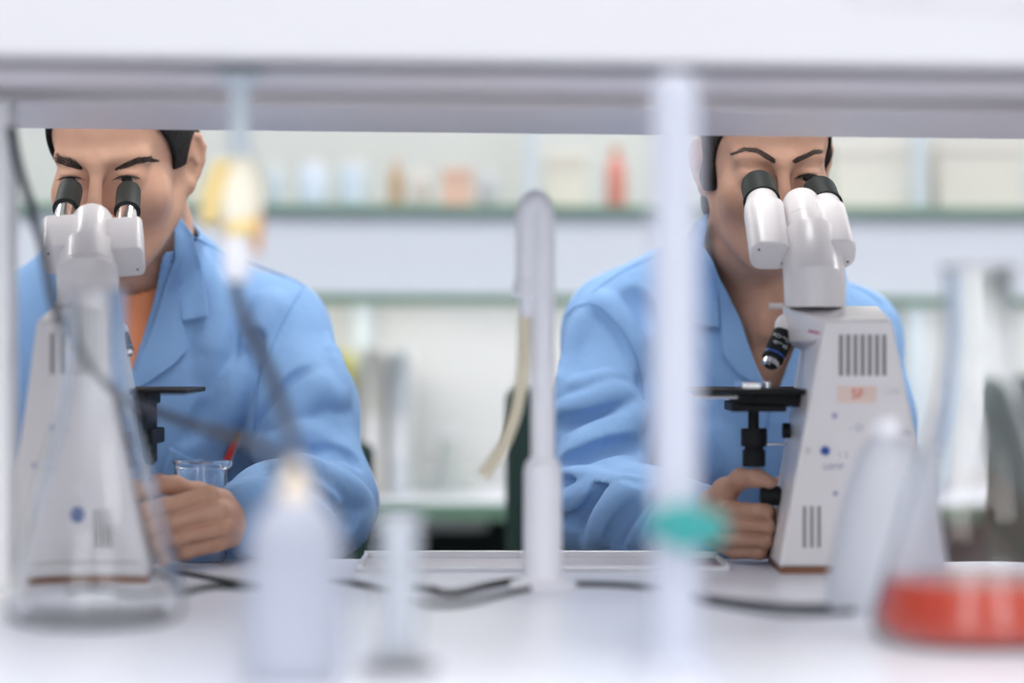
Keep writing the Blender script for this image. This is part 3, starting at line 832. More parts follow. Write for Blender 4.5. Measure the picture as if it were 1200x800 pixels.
def binocular(root, S):
    """the head: tube, prism housings, eyepieces"""
    mb = MB(); h = S['head']; rr = h['r']
    a, b, c = [at(*q) for q in h['tube']]
    mb.tube([a, b, c - (c - b) * .08, c], [rr, rr * 1.035, rr, rr * .95], n=64)
    hd = mb.build('binocular_tube', M_SC, root, world=True, bevel=.0012)
    MB().tube([b + (c - b) * .02 + Vector((0, 0, -.0005)), b + (c - b) * .05], rr + .0004, n=48).build('joint_ring', M_SC, hd, world=True)
    d, e, f = [at(*q) for q in h['mid']]
    u = (f - d).normalized(); L = (f - d).length; r = h['rm']; L1 = (e - d).length
    MB().lathe([(0, -.01), (r * 1.04, -.01), (r * 1.05, L1 - .0008), (r * .96, L1 - .0004), (r * .96, L1 + .0006), (r, L1 + .001), (r, L - .004), (r * .93, L - .001), (r * .8, L), (0, L)], d, u, 48).build('hinge_barrel', M_SC, root, world=True)
    for i, q in enumerate(h['house']):
        c0, c1 = at(*q['c'][0]), at(*q['c'][1])
        poly, dv, sx, sy = stadium(c0, c1, q['w'], q['t'], q['r'])
        hs = MB().prism(poly, dv).build('prism_housing', M_SC, root, bevel=.0016, seg=3, world=True)
        dn = (c1 - c0).normalized()
        ring = [c0 + (p - c0) * .86 - dn * .0006 for p in poly]
        MB().prism(ring, dn * .001).build('end_cover', M_SC, hs, world=True, bevel=.0003)
        for k in (-1, 1): MB().cyl(c0 - dn * .0010 + sx * k * q['w'] * .30 + sy * k * q['t'] * .25, c0 + sx * k * q['w'] * .30 + sy * k * q['t'] * .25, .0012, n=12).build('screw', M_BLK, hs, world=True)
        e0, e1, e2 = [at(*p) for p in q['eye']]
        ep = MB().cyl(c1 - dn * .004, e0 + (e1 - e0) * .2, q['rn'], n=40).build('eyepiece_neck', M_SC if S['white_neck'] else M_CHROME, root, bevel=.001, world=True)
        if not S['white_neck']:
            for k in range(3):
                z0 = e0 + (e1 - e0) * (-.55 + .30 * k); z1 = e0 + (e1 - e0) * (-.38 + .30 * k)
                MB().cyl(z0, z1, q['rn'] * 1.10, n=32).build('grip_ring', M_BLK, ep, world=True, bevel=.0004)
        ud = (e2 - e0).normalized(); LL = (e2 - e0).length; R = q['re']
        MB().lathe([(0, 0), (R * .9, 0), (R * 1.06, .001), (R * 1.06, .004), (R, .0055), (R, LL * .8), (R * .985, LL * .81), (R * .985, LL - .003), (R * .93, LL), (R * .70, LL), (R * .6, LL - .006), (0, LL - .006)], e0, ud, 48).build('eyecup', M_RUB, root, world=True)
    br = h['bridge']; mb = MB(); mb.hull([at(*p) for p in br]); mb.build('bridge_block', M_SC, root, bevel=.002, world=True)

def microscope(S, label):
    Yf, Yb = S['Yf'], S['Yb']
    root = thing('microscope', Vector((at(S['cx'], 0, Yf).x, (Yf + Yb) / 2, BENCH)), label, 'microscope')
    F = [at(x, y, Yf) for x, y in S['front']]; Bk = [at(x, y, Yb) for x, y in S['back']]
    for P in (F, Bk):
        for p in P[2:]: p.z = BENCH + .006
    mb = MB(); mb.hull(F + Bk)
    st = mb.build('stand', M_SC, root, bevel=.004, seg=3, world=True)
    mb = MB(); mb.hull([at(*p) for p in S['nose']]); mb.build('nose_arm', M_SC, root, bevel=.003, seg=3, world=True)
    cb = sum((p for p in F[2:] + Bk[2:]), Vector()) / 4
    MB().prism([cb + (Vector((p.x, p.y, BENCH)) - Vector((cb.x, cb.y, BENCH))) * .97 - Vector((0, 0, cb.z - BENCH)) for p in (F[2], F[3], Bk[3], Bk[2])], (0, 0, .0065)).build('foot_trim', M_FOOT, root, world=True)
    # panel markings: all on the front face
    TL, TR, BR, BL = F
    def onp(px, py, d=0): return at(px, py, Yf - d)
    # raised panel edge
    for x0, x1, y0, y1 in S['vents']:
        MB().bx(onp(x0, y0, .0007), onp(x1, y1, -.001)).build('vent_slot', M_VENT, st, world=True)
    for kind, px, py, a, b in S['marks']:
        if kind == 'rect_stick': MB().bx(onp(px - a, py - b, .0004), onp(px + a, py + b, -.0005)).build('sticker', M_STICK, st, world=True)
        if kind == 'dot': MB().cyl(onp(px, py, .0018), onp(px, py, -.001), a / 1237, n=24).build('button', b, st, world=True, bevel=.0003)
        if kind == 'text': text('printed_mark', a, onp(px, py, .0008), b[0], b[1], st)
        if kind == 'line': MB().bx(onp(px, py, .0003), onp(a, b, -.0004)).build('groove', M_VENT, st, world=True)
    binocular(root, S)
    # stage
    q = S['stage']; sg = q['sgn']
    ms = MB(); ms.bx(at(q['x0'], q['y0'], 2.32), Vector((at(q['x1'], q['y0'], 2.32).x, 2.47, at(0, q['y1'], 2.32).z)))
    stg = ms.build('stage', M_BLK, root, bevel=.0012, world=True)
    x = lambda p, Y=2.36: at(p, 400, Y).x; z = lambda p, Y=2.36: at(600, p, Y).z
    for (a, b, c, d, mm, nm) in q['blocks']:
        MB().bx((x(a), 2.345, z(d)), (x(b), 2.43, z(c))).build(nm, mm, stg, bevel=.0012, world=True)
    for (cx_, r_, y0, y1, mm, nm) in q['cols']:
        mb = MB().cyl((x(cx_), 2.385, z(y1)), (x(cx_), 2.385, z(y0)), r_ / 1200, n=40); mb.build(nm, mm, root, bevel=.001, world=True)
    for (a, y, b, r_, mm, nm) in q['rods']:
        MB().cyl((x(a), 2.375, z(y)), (x(b), 2.375, z(y)), r_ / 1200, n=32).build(nm, mm, root, bevel=.0008, world=True)
    # objective
    o = S['obj']; a, b = at(*o['a']), at(*o['b']); d = (b - a).normalized(); L = (b - a).length; r = o['r']
    ob = MB().lathe([(0, 0), (r * .8, 0), (r * .95, L * .12), (r, L * .13), (r, L * .62), (r * .97, L * .64), (r * .97, L * .80), (0, L * .80)], a, d, 40).build('objective_lens', M_BLK, root, world=True)
    MB().cyl(a + d * L * .66, a + d * L * .71, r * .99, n=40).build('colour_ring', M_BLUE, ob, world=True)
    MB().lathe([(0, L * .78), (r * .72, L * .78), (r * .72, L * .94), (r * .5, L), (0, L)], a, d, 40).build('lens_tip', M_CHROME, ob, world=True)
    MB().sph(a - d * .004, r * 1.15, 28).build('turret', M_SC, root, world=True)
    for k, tx in enumerate(o.get('text', [])):
        pos = a + d * L * (.24 + .16 * k)
        sx = Vector((-d.z, 0, d.x)); fr = Vector((0, -1, 0)); 
        ang = math.atan2(sx.z, sx.x)
        if abs(ang) > PI / 2: ang += PI
        text('engraving', tx, pos + Vector((0, -r - .0003, 0)), .0052, M_TXT, ob, rot=(PI / 2, -ang, 0))
    return root

W = dict(cx=1000, Yf=2.29, Yb=2.42, white_neck=True,
    front=[(966, 375), (1045, 374), (1105, 672), (912, 672)],
    back=[(946, 358), (1030, 358), (1092, 657), (897, 657)],
    nose=[(917, 358, 2.40), (990, 358, 2.38), (919, 400, 2.40), (942, 412, 2.40), (966, 376, 2.293), (962, 400, 2.30), (917, 358, 2.47), (990, 358, 2.47), (919, 400, 2.47), (942, 412, 2.47), (1000, 380, 2.40)],
    vents=[(983.5 + 8.45 * i, 987.5 + 8.45 * i, 392, 440) for i in range(7)] + [(941 + 8.5 * i, 944.5 + 8.5 * i, 593, 641) for i in range(3)],
    marks=[('rect_stick', 1004, 462, 23, 10), ('text', 1005, 462, 'SF', (.013, M_ORP)), ('dot', 967, 528, 5.5, M_BLUE), ('dot', 978, 487, 3.5, M_GREYP), ('dot', 947, 528, 3.5, M_SCG), ('dot', 979, 578, 3, M_GREYP), ('dot', 1074, 527, 2.5, M_GREYP),
           ('text', 1003, 501, '- O', (.009, M_GREYP)), ('text', 1060, 507, 'ON', (.008, M_GREYP)), ('text', 977, 547, 'LAMP', (.008, M_GREYP)), ('text', 988, 533, '1 2', (.008, M_GREYP)), ('text', 1045, 459, '~230', (.007, M_SCG)), ('line', 918, 662.5, 1060, 663.8)],
    head=dict(r=.0295, tube=[(955, 360, 2.375), (955, 332, 2.375), (949, 279, 2.422)], rm=.0188, mid=[(947, 288, 2.41), (942, 262, 2.437), (938, 235, 2.465)],
        house=[dict(c=[(903, 300, 2.392), (895, 246, 2.452)], w=.0400, t=.034, r=.0125, rn=.0165, re=.0180, eye=[(893, 237, 2.473), (891, 230, 2.48), (888, 215, 2.502)]),
               dict(c=[(981, 298, 2.392), (969, 250, 2.452)], w=.0370, t=.034, r=.0125, rn=.0165, re=.0180, eye=[(967, 243, 2.473), (965, 236, 2.48), (959, 222, 2.502)])],
        bridge=[(912, 262, 2.43), (972, 258, 2.43), (915, 290, 2.40), (985, 288, 2.40), (912, 262, 2.46), (972, 258, 2.46), (915, 290, 2.45), (985, 288, 2.45)]),
    stage=dict(sgn=-1, x0=814, x1=952, y0=456, y1=462,
        blocks=[(862, 938, 457, 476, M_BLK, 'stage_block'), (856, 920, 471, 482, M_BLK, 'condenser_bracket'), (815, 881, 463, 466.5, M_SC, 'glass_slide'), (868, 890, 448, 456, M_CHROME, 'slide_clip')],
        cols=[(886, 6.5, 476, 505, M_BLK, 'condenser_stem'), (886.5, 15.5, 503, 524, M_BLK, 'condenser_ring'), (886.5, 11, 522, 530, M_BLK, 'condenser_collar'), (886.5, 13.5, 528, 548, M_BLK, 'condenser_base'), (902, 4.5, 447, 457, M_CHROME, 'stage_screw')],
        rods=[(900, 521, 925, 1.3, M_CHROME, 'shaft'), (919, 505, 928, 9, M_BLK, 'side_dial'), (893, 582, 916, 11.5, M_BLK, 'focus_knob'), (914, 582, 930, 8, M_BLK, 'knob_shaft'), (905, 620, 913, 8, M_BLK, 'fine_dial'), (903, 358, 920, 3.6, M_SCG, 'locking_lever')]),
    obj=dict(a=(921, 386, 2.40), b=(901, 430, 2.385), r=.0112, text=['ACHROM', '40/0.65']))
scope_w = microscope(W, 'white microscope with a vented back panel and cream sticker in front of the woman')
for i in range(2): pass
nz = at(956, 389, 2.30)
lab = MB().prism([at(949, 386, 2.331), at(963, 389.5, 2.302), at(963, 392, 2.302), at(949, 389, 2.331)], (-.0015, -.0006, 0)).build('magenta_badge', M_MAG, scope_w, world=True)
MB().prism([at(950, 394, 2.333), at(961, 397, 2.306), at(961, 399, 2.306), at(950, 396, 2.333)], (-.0015, -.0006, 0)).build('printed_line', M_GREYP, scope_w, world=True)

MS = dict(cx=95, Yf=2.22, Yb=2.40, white_neck=False,
    front=[(43, 376), (128, 374), (182, 681), (2, 681)],
    back=[(66, 354), (140, 354), (196, 659), (22, 659)],
    nose=[(62, 353, 2.34), (142, 353, 2.34), (148, 392, 2.38), (120, 400, 2.38), (62, 353, 2.44), (142, 353, 2.44), (148, 392, 2.44), (120, 400, 2.44)],
    vents=[(59 + 11 * i, 64 + 11 * i, 390, 438) for i in range(6)] + [(110 + 9 * i, 114 + 9 * i, 596, 640) for i in range(3)],
    marks=[('dot', 88, 602, 9, M_BLUE), ('line', 20, 656, 170, 657.5), ('dot', 60, 500, 3, M_GREYP), ('dot', 40, 545, 3, M_GREYP)],
    head=dict(r=.0295, tube=[(103, 356, 2.375), (103, 318, 2.375), (105, 297, 2.40)], rm=.0200, mid=[(105.5, 302, 2.388), (107, 277, 2.41), (108.5, 255, 2.44)],
        house=[dict(c=[(72, 304, 2.385), (73, 268, 2.43)], w=.037, t=.034, r=.007, rn=.0105, re=.0128, eye=[(77, 246, 2.467), (79, 238, 2.475), (83, 221, 2.502)]),
               dict(c=[(147, 308, 2.385), (146, 270, 2.43)], w=.037, t=.034, r=.007, rn=.0105, re=.0128, eye=[(149, 249, 2.467), (149.5, 240, 2.475), (151, 223, 2.502)])],
        bridge=[(85, 275, 2.41), (135, 276, 2.41), (85, 300, 2.385), (135, 302, 2.385), (85, 275, 2.44), (135, 276, 2.44), (85, 300, 2.43), (135, 302, 2.43)]),
    stage=dict(sgn=1, x0=218, x1=130, y0=456, y1=462,
        blocks=[(150, 176, 457, 474, M_BLK, 'stage_block'), (150, 172, 472, 545, M_BLK, 'condenser_bracket'), (165, 181, 503, 521, M_BLK, 'condenser_ring')],
        cols=[(160, 7, 476, 505, M_BLK, 'condenser_stem'), (168, 9, 528, 546, M_BLK, 'condenser_base')],
        rods=[(160, 590, 186, 11, M_BLK, 'focus_knob')]),
    obj=dict(a=(144, 390, 2.40), b=(152, 416, 2.385), r=.0058))
scope_m = microscope(MS, 'off-white microscope behind the tall glass flask, in front of the man')
# ------------------------------------------------------------------ camera, world, lights
cam = bpy.data.cameras.new('camera'); co = bpy.data.objects.new('camera', cam); COL.objects.link(co)
co.location = (0, 0, CAMH); co.rotation_euler = (PI / 2, 0, 0)
cam.lens = 85; cam.sensor_width = 36; cam.clip_start = .05
cam.dof.use_dof = True; cam.dof.focus_distance = 2.50; cam.dof.aperture_fstop = 1.4
SC.camera = co
SC.view_settings.view_transform = 'Standard'; SC.view_settings.look = 'None'
SC.view_settings.exposure = -0.06; SC.view_settings.gamma = 1; SC.view_settings.use_curve_mapping = False
w = bpy.data.worlds.new('daylight'); SC.world = w; w.use_nodes = True
w.node_tree.nodes['Background'].inputs['Color'].default_value = (.86, .92, 1.0, 1)
w.node_tree.nodes['Background'].inputs['Strength'].default_value = .48
def area(name, loc, size, power, rot=(0, 0, 0), col=(1, .98, .95)):
    l = bpy.data.lights.new(name, 'AREA'); l.shape = 'RECTANGLE'; l.size, l.size_y = size; l.energy = power; l.color = col
    o = bpy.data.objects.new(name, l); COL.objects.link(o); o.location = loc; o.rotation_euler = rot; return o

M_WALL = mat('wall_paint', srgb(226, 226, 226), rough=.8)
M_FLOOR = mat('floor_vinyl', srgb(120, 128, 130), rough=.4, noise=(60, srgb(135, 140, 140)))
M_CEIL = mat('ceiling_tile', srgb(235, 235, 235), rough=.9)
def struct(mb, name, m, **k):
    o = mb.build(name, m, **k); o['kind'] = 'structure'; return o
struct(MB().bx((-3.2, -1.5, -.1), (3.6, 5.0, 0)), 'floor', M_FLOOR)
struct(MB().bx((-3.2, -1.5, 2.8), (3.6, 5.0, 2.9)), 'ceiling', M_CEIL)
struct(MB().bx((-3.2, 5.0, 0), (3.6, 5.1, 2.8)), 'wall_back', M_WALL)
struct(MB().bx((-3.3, -1.5, 0), (-3.2, 5.1, .9)).bx((-3.3, -1.5, 2.5), (-3.2, 5.1, 2.8)).bx((-3.3, 4.2, .9), (-3.2, 5.1, 2.5)), 'wall_left', M_WALL)
struct(MB().bx((3.6, -1.5, 0), (3.7, 5.1, 2.8)), 'wall_right', M_WALL)
M_PANEL = mat('light_diffuser', (1, .98, .95), emit=3.5)
M_WHITE = mat('white_powder_coat', srgb(238, 238, 242), rough=.45)
M_ALU = mat('brushed_aluminium', srgb(176, 172, 180), rough=.38, metal=.55, bump=[(300, .0003, (.02, 1, 1))])
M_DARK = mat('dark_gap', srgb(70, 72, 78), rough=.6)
i = 0
for x in (-1.8, 0.2, 2.2):
    for y in (-0.75, 0.6, 2.3, 3.9):
        L = thing('ceiling_light', (x, y, 2.78), 'recessed square ceiling light panel above the lab', 'ceiling light', 'ceiling lights')
        MB().bx((-.32, -.62, -.01), (.32, .62, .02)).build('frame', M_WHITE, L)
        MB().bx((-.29, -.59, -.014), (.29, .59, -.0102)).build('diffuser', M_PANEL, L)
        area('panel_light', (x, y, 2.75), (.30, 1.16), 5.5 if y < 0 else 11)

# wall behind the photographer with two tall windows
struct(MB().bx((-3.2, -1.6, 0), (3.6, -1.5, .75)).bx((-3.2, -1.6, 2.5), (3.6, -1.5, 2.8)).bx((-3.2, -1.6, .75), (-1.45, -1.5, 2.5)).bx((-.65, -1.6, .75), (.85, -1.5, 2.5)).bx((1.65, -1.6, .75), (3.6, -1.5, 2.5)), 'wall_front', M_WALL)
M_SKYP = mat('window_daylight', (.90, .95, 1.0), emit=3.0)
for k, (x0, x1) in enumerate(((-1.45, -.65), (.85, 1.65))):
    struct(MB().bx((x0, -1.58, .75), (x1, -1.57, 2.5)), 'window_%d' % (k + 1), M_SKYP)
    f = MB(); 
    for x in (x0 + .02, (x0 + x1) / 2, x1 - .02): f.bx((x - .02, -1.57, .75), (x + .02, -1.52, 2.5))
    for z in (.77, 1.9, 2.48): f.bx((x0, -1.57, z - .02), (x1, -1.52, z + .02))
    struct(f, 'trim_%d' % (k + 1), M_WHITE)
# ------------------------------------------------------------------ island bench and rack
M_BENCH = mat('bench_laminate_white', srgb(228, 231, 241), rough=.3, noise=(3, srgb(223, 226, 239), 2))
M_PLAST = mat('white_plastic', srgb(236, 237, 246), rough=.3)
M_FROST = mat('frosted_polythene', srgb(224, 228, 240), rough=.4, trans=.3)
M_PLG = mat('pale_grey_plastic', srgb(196, 200, 217), rough=.45)
M_HOSE = mat('rubber_hose_grey', srgb(62, 66, 78), rough=.45)
M_CABLE = mat('cable_dark', srgb(44, 50, 52), rough=.5)
M_TUBING = mat('latex_tubing', srgb(240, 230, 204), rough=.35, trans=.3)
M_YEL = mat('valve_yellow', srgb(247, 220, 150), rough=.35)
M_TEAL = mat('valve_teal', srgb(52, 150, 150), rough=.35)
M_GLASS = mat('clear_glass', (.98, .99, 1), rough=.0, trans=1, ior=1.47)
M_RED = mat('red_solution', srgb(252, 84, 52), rough=.15, trans=.25, ior=1.33)
M_GREEN = mat('green_glass_edge', srgb(112, 146, 128), rough=.25)
M_LAV = mat('cabinet_fascia', srgb(226, 231, 245), rough=.4)
M_BEIGE = mat('back_panel_ivory', srgb(216, 216, 217), rough=.7)
M_POST = mat('upright_pale_blue', srgb(206, 216, 226), rough=.4)
M_CHAIR = mat('chair_dark_green', srgb(26, 52, 46), rough=.7)
M_CHM = mat('chair_black', (.02, .022, .025), rough=.5)

b = thing('lab_bench', (0.2, 1.85, 0), 'long white laminate island bench that both microscopes stand on', 'bench')
MB().bx((-1.6, 1.15, .868), (2.0, 2.45, .900)).build('worktop', M_BENCH, b, bevel=.003, world=True)
MB().bx((-1.55, 1.30, .08), (1.95, 2.05, .868)).build('carcass', M_WHITE, b, bevel=.002, world=True)
MB().bx((-1.55, 1.34, 0), (1.95, 2.0, .08)).build('plinth', M_DARK, b, world=True)
for x in (-1.5, .2, 1.9): MB().bx((x - .02, 2.36, 0), (x + .02, 2.40, .868)).build('leg', M_ALU, b, bevel=.002, world=True)
for k in range(6):
    x = -1.53 + k * .585
    d = MB().bx((x, 1.285, .10), (x + .565, 1.30, .85)).build('door', M_WHITE, b, bevel=.002, world=True)
    MB().tube([(x + .5, 1.285, .70), (x + .5, 1.262, .70), (x + .5, 1.262, .58), (x + .5, 1.285, .58)], .005, n=8).build('handle', M_ALU, d, world=True)
tr = thing('instrument_tray', (.02, 2.38, BENCH), 'shallow pale metal tray on the bench edge between the two microscopes', 'tray')
X0, X1 = at(424, 0, 2.4).x, at(846, 0, 2.4).x
MB().bx((X0, 2.315, BENCH), (X1, 2.44, BENCH + .002)).build('tray_base', M_ALU, tr, world=True)
MB().bx((X0, 2.436, BENCH), (X1, 2.442, BENCH + .009)).bx((X0, 2.312, BENCH), (X1, 2.316, BENCH + .005)).bx((X0, 2.316, BENCH), (X0 + .004, 2.436, BENCH + .007)).bx((X1 - .004, 2.316, BENCH), (X1, 2.436, BENCH + .007)).build('tray_rim', mat('polished_rim', srgb(222, 224, 230), rough=.25, metal=.3), tr, world=True, bevel=.001)

M_UND = mat('rack_grey_enamel', srgb(228, 222, 226), rough=.5)
rk = thing('reagent_rack', (0, 2.1, BENCH), 'white overhead rack with grey underside spanning the island bench', 'rack')
TILT = math.tan(math.radians(.62))
def sheared(mb): 
    for v in mb.bm.verts: v.co.z -= (v.co.x) * TILT
    return mb
ZS = 1.3262
sheared(MB().bx((-1.4, 1.80, ZS), (1.6, 2.000, ZS + .03))).build('shelf_board', M_UND, rk, bevel=.002, world=True)
sheared(MB().bx((-1.4, 2.135, ZS), (1.6, 2.40, ZS + .03))).build('shelf_board', M_UND, rk, bevel=.002, world=True)
sheared(MB().bx((-1.4, 2.00, ZS + .022), (1.6, 2.135, ZS + .03))).build('cable_channel', mat('channel_black', (.03, .03, .035), rough=.8), rk, world=True)
fa = sheared(MB().bx((-1.4, 1.785, ZS + .0005), (1.6, 1.80, ZS + .20))).build('fascia', mat('fascia_enamel', srgb(212, 212, 219), rough=.45), rk, bevel=.002, world=True)
sheared(MB().bx((-1.4, 1.801, ZS - .0015), (1.6, 1.842, ZS - .0001))).build('edge_shadow_strip', M_DARK, rk, world=True)  # dark strip standing in for the shadow below the fascia edge
P = [at(992, 3, 1.785), at(1210, 14, 1.785)]
MB().tube([P[0] + Vector((0, 0, .05)), P[0] + Vector((0, 0, .006)), P[0] + Vector((.006, 0, 0)), P[1]], .0012, n=6).build('panel_groove', mat('groove_grey', srgb(198, 198, 212), rough=.6), fa, world=True)
for xr in (-.4515, .4935 + .02):
    ps = MB().bx((xr - .025, 2.05, BENCH), (xr + .025, 2.09, ZS)).build('upright', M_WHITE, rk, bevel=.003, world=True)
    m = MB()
    for k in range(13): m.bx((xr + .002, 2.048, BENCH + .03 + k * .03), (xr + .010, 2.0502, BENCH + .045 + k * .03))
    m.build('slots', mat('slot_shade', srgb(190, 192, 208), rough=.7), ps, world=True)
MB().bx((-.52, 1.99, BENCH), (-.415, 2.15, BENCH + .004)).build('upright_foot', M_WHITE, rk, bevel=.001, world=True)

# ---- taps on the bench
def c_tap():
    X, Y = at(636, 0, 2.16).x, 2.16
    t = thing('bench_tap', (X, Y, BENCH), 'slim white gooseneck tap with a pale rubber hose on its spout', 'tap')
    z = lambda p: CAMH - (p - 400) / FPX * Y
    MB().lathe([(0, 0), (.030, 0), (.031, .003), (.028, .006), (.019, .009), (.0175, .012), (.0170, z(545) - BENCH - .004), (.0150, z(541) - BENCH), (.0115, z(536) - BENCH), (.0108, z(534) - BENCH), (.0105, z(345) - BENCH), (0, z(345) - BENCH)], (X, Y, BENCH)).build('column', M_PLAST, t, world=True)
    Xl = at(618, 0, Y).x
    path = [(X, Y, z(350)), (X, Y, z(300)), (X, Y, z(258)), (X - .002, Y, z(243)), ((X + Xl) / 2, Y, z(236)), (Xl + .002, Y, z(243)), (Xl, Y, z(258)), (Xl, Y, z(300)), (Xl, Y, z(345))]
    MB().tube(smooth_path(path, 48), .0108, n=24).build('gooseneck', M_PLAST, t, world=True)
    n_ = MB().lathe([(0, 0), (.0075, 0), (.0075, .018), (.0125, .020), (.0130, .030), (.0112, .034), (0, .034)], (Xl, Y, z(372))).build('nozzle', M_PLAST, t, world=True)
    h = [at(615, 366, Y), at(614, 400, Y), at(612, 440, Y), at(604, 485, Y), at(588, 525, Y), at(566, 557, Y)]
    MB().tube(smooth_path(h, 40), .0056, n=16).build('rubber_hose', M_TUBING, t, world=True)
c_tap()
def r_tap():
    X, Y = at(791, 0, 1.62).x, 1.62
    t = thing('bench_tap', (X, Y, BENCH), 'thick white column tap with a teal handle at its foot', 'tap')
    z = lambda p: CAMH - (p - 400) / FPX * Y
    MB().lathe([(0, 0), (.032, 0), (.032, .004), (.022, .008), (.017, .014), (.0165, z(640) - BENCH), (.0160, z(560) - BENCH), (.0155, z(130) - BENCH), (.0148, z(104) - BENCH), (.0125, z(92) - BENCH), (.006, z(87) - BENCH), (0, z(86) - BENCH)], (X, Y, BENCH)).build('column', M_PLG, t, world=True)
    hd = MB().lathe([(0, 0), (.009, 0), (.0095, .004), (.0095, .012), (0, .013)], (X, Y - .015, z(612)), (0, -1, 0)).build('valve_body', M_PLG, t, world=True)
    h = MB(); h.lathe([(0, 0), (.012, 0), (.0155, .003), (.0155, .011), (.012, .015), (0, .015)], (X + .004, Y - .027, z(612)), (0, -1, 0), 32)
    for k in range(2): h.sph((X + .004 + (.014 if k else -.010), Y - .033, z(612 - 2 + 4 * k)), (.014, .007, .012))
    h.build('handle', M_TEAL, t, world=True)
r_tap()
def l_tap():
    X, Y = at(281, 0, 1.86).x, 1.86
    t = thing('gas_outlet', (X, Y, at(0, 92, Y).z), 'hanging gas outlet with a yellow valve and white nozzle under the rack', 'gas outlet')
    z = lambda p: CAMH - (p - 400) / FPX * Y
    MB().cyl((X, Y, ZS - X * TILT - .002), (X, Y, ZS - X * TILT - .008), .018).cyl((X, Y, z(185)), (X, Y, ZS - X * TILT - .004), .0085).build('drop_pipe', M_POST, t, bevel=.001, world=True)
    v = MB().lathe([(0, z(268) - z(268)), (.012, 0), (.017, .008), (.019, .022), (.017, .040), (.011, .054), (0, .056)], (X, Y, z(268))).build('valve_body', mat('valve_cream', srgb(246, 240, 222), rough=.35), t, world=True)
    MB().tube([(X - .024, Y - .006, z(262)), (X - .020, Y - .012, z(225)), (X - .010, Y - .014, z(190))], [.006, .008, .006], n=12).build('lever', M_YEL, v, world=True)
    MB().lathe([(0, 0), (.0145, 0), (.0165, .004), (.0155, .012), (0, .013)], (X + .002, Y, z(276))).build('collar_ring', M_YEL, v, world=True)
    MB().tube([(X + .010, Y - .004, z(238)), (X + .016, Y - .008, z(262)), (X + .014, Y - .006, z(296))], [.004, .0035, .003], n=10).build('catch', mat('catch_amber', srgb(216, 160, 110), rough=.5), v, world=True)
    MB().lathe([(0, 0), (.007, 0), (.0105, .006), (.0115, .020), (.0110, z(272) - z(330)), (0, z(272) - z(330))], (X - .002, Y, z(330))).build('nozzle', M_PLAST, t, world=True)
l_tap()
def hose(name, pts, r, m, label, cat='hose', group=None):
    mb = MB().tube(smooth_path(pts, 60), r, n=14); o = mb.build(name, m); return tag(o, label, cat, group)
hose('rubber_hose', [at(276, 328, 1.858), at(277, 345, 1.858), at(292, 385, 1.85), at(314, 430, 1.84), at(331, 478, 1.79), at(342, 515, 1.70), at(350, 545, 1.60), at(353, 559, 1.562)], .0048, M_HOSE, 'dark grey hose hanging down from the white nozzle of the yellow valve')
hose('rubber_hose', [at(13, 150, 2.038), at(22, 195, 2.03), at(34, 235, 2.01), at(50, 290, 2.0), at(66, 365, 2.0), at(100, 425, 2.0), at(160, 472, 1.99), at(240, 502, 1.93), at(300, 520, 1.80), at(328, 540, 1.64), at(333, 561, 1.563)], .0040, M_HOSE, 'thin grey hose from the left rack post sagging across the left microscope')

def bottle(name, px, Y, prof, m, label, cat, capm=None, capprof=None):
    X = at(px, 0, Y).x; t = thing(name, (X, Y, BENCH), label, cat)
    MB().lathe(prof, (X, Y, BENCH)).build('body', m, t, world=True)
    if capm: MB().lathe(capprof, (X, Y, BENCH)).build('cap', capm, t, world=True)
    return t
bottle('trap_bottle', 346, 1.56, [(0, 0), (.027, 0), (.030, .004), (.030, .088), (.027, .104), (.019, .114), (.011, .119), (0, .119)], mat('clouded_polythene', srgb(212, 217, 232), rough=.35, trans=.55, ior=1.2), 'squat white plastic bottle where the two grey hoses end', 'bottle',
       mat('cap_cream', srgb(240, 226, 210), rough=.4), [(0, .118), (.012, .118), (.012, .128), (.005, .130), (.005, .142), (0, .142)])
bottle('wash_bottle', 1040, 1.99, [(0, 0), (.047, 0), (.050, .004), (.049, .025), (.042, .065), (.033, .105), (.026, .125), (.020, .137), (.013, .141), (0, .141)], M_FROST, 'white cone-shaped plastic bottle between the right microscope and the red flask', 'bottle',
       M_PLAST, [(0, .140), (.012, .140), (.0125, .150), (.010, .157), (.004, .160), (0, .160)])

def erlenmeyer(name, px, Y, R, H_, nr, label, liquid=None):
    X = at(px, 0, Y).x; t = thing(name, (X, Y, BENCH), label, 'flask')
    sh = .66 * H_; nk = .76 * H_
    out = [(0, 0), (R * .86, .0), (R * .97, .004), (R, .012), (R * .985, .022), (nr + (R - nr) * .52, sh * .58), (nr + (R - nr) * .10, sh * .97), (nr + .001, nk), (nr, nk + .01), (nr, H_ - .004), (nr + .004, H_ - .002), (nr + .004, H_), (nr - .001, H_)]
    th = .0018
    inn = [(nr - th, H_ - .004), (nr - th, nk + .01), (nr + .001 - th, nk), (nr + (R - nr) * .10 - th, sh * .97), (nr + (R - nr) * .52 - th, sh * .58), (R * .985 - th, .022), (R - th, .013), (R * .95 - th, .0055), (R * .84, .0025), (0, .0025)]
    MB().lathe(out + inn, (X, Y, BENCH), n=72).build('glass_body', M_GLASS, t, world=True, angle=60)
    if liquid:
        h = liquid; f = lambda z: R * .985 - th + (nr + (R - nr) * .52 - R * .985) * (z - .022) / (sh * .58 - .022)
        MB().lathe([(0, .0027), (R * .84, .0028), (R * .95 - th - .0002, .006), (R - th - .0004, .013), (R * .985 - th - .0004, .022), (f(h) - .0004, h), (0, h)], (X, Y, BENCH), n=72).build('red_liquid', M_RED, t, world=True)
    return t
erlenmeyer('conical_flask', 112, 1.90, .0700, .262, .0235, 'large empty glass conical flask in front of the left microscope')
erlenmeyer('conical_flask', 1147, 1.78, .0790, .275, .0250, 'glass conical flask holding red liquid at the right of the bench', liquid=.046)

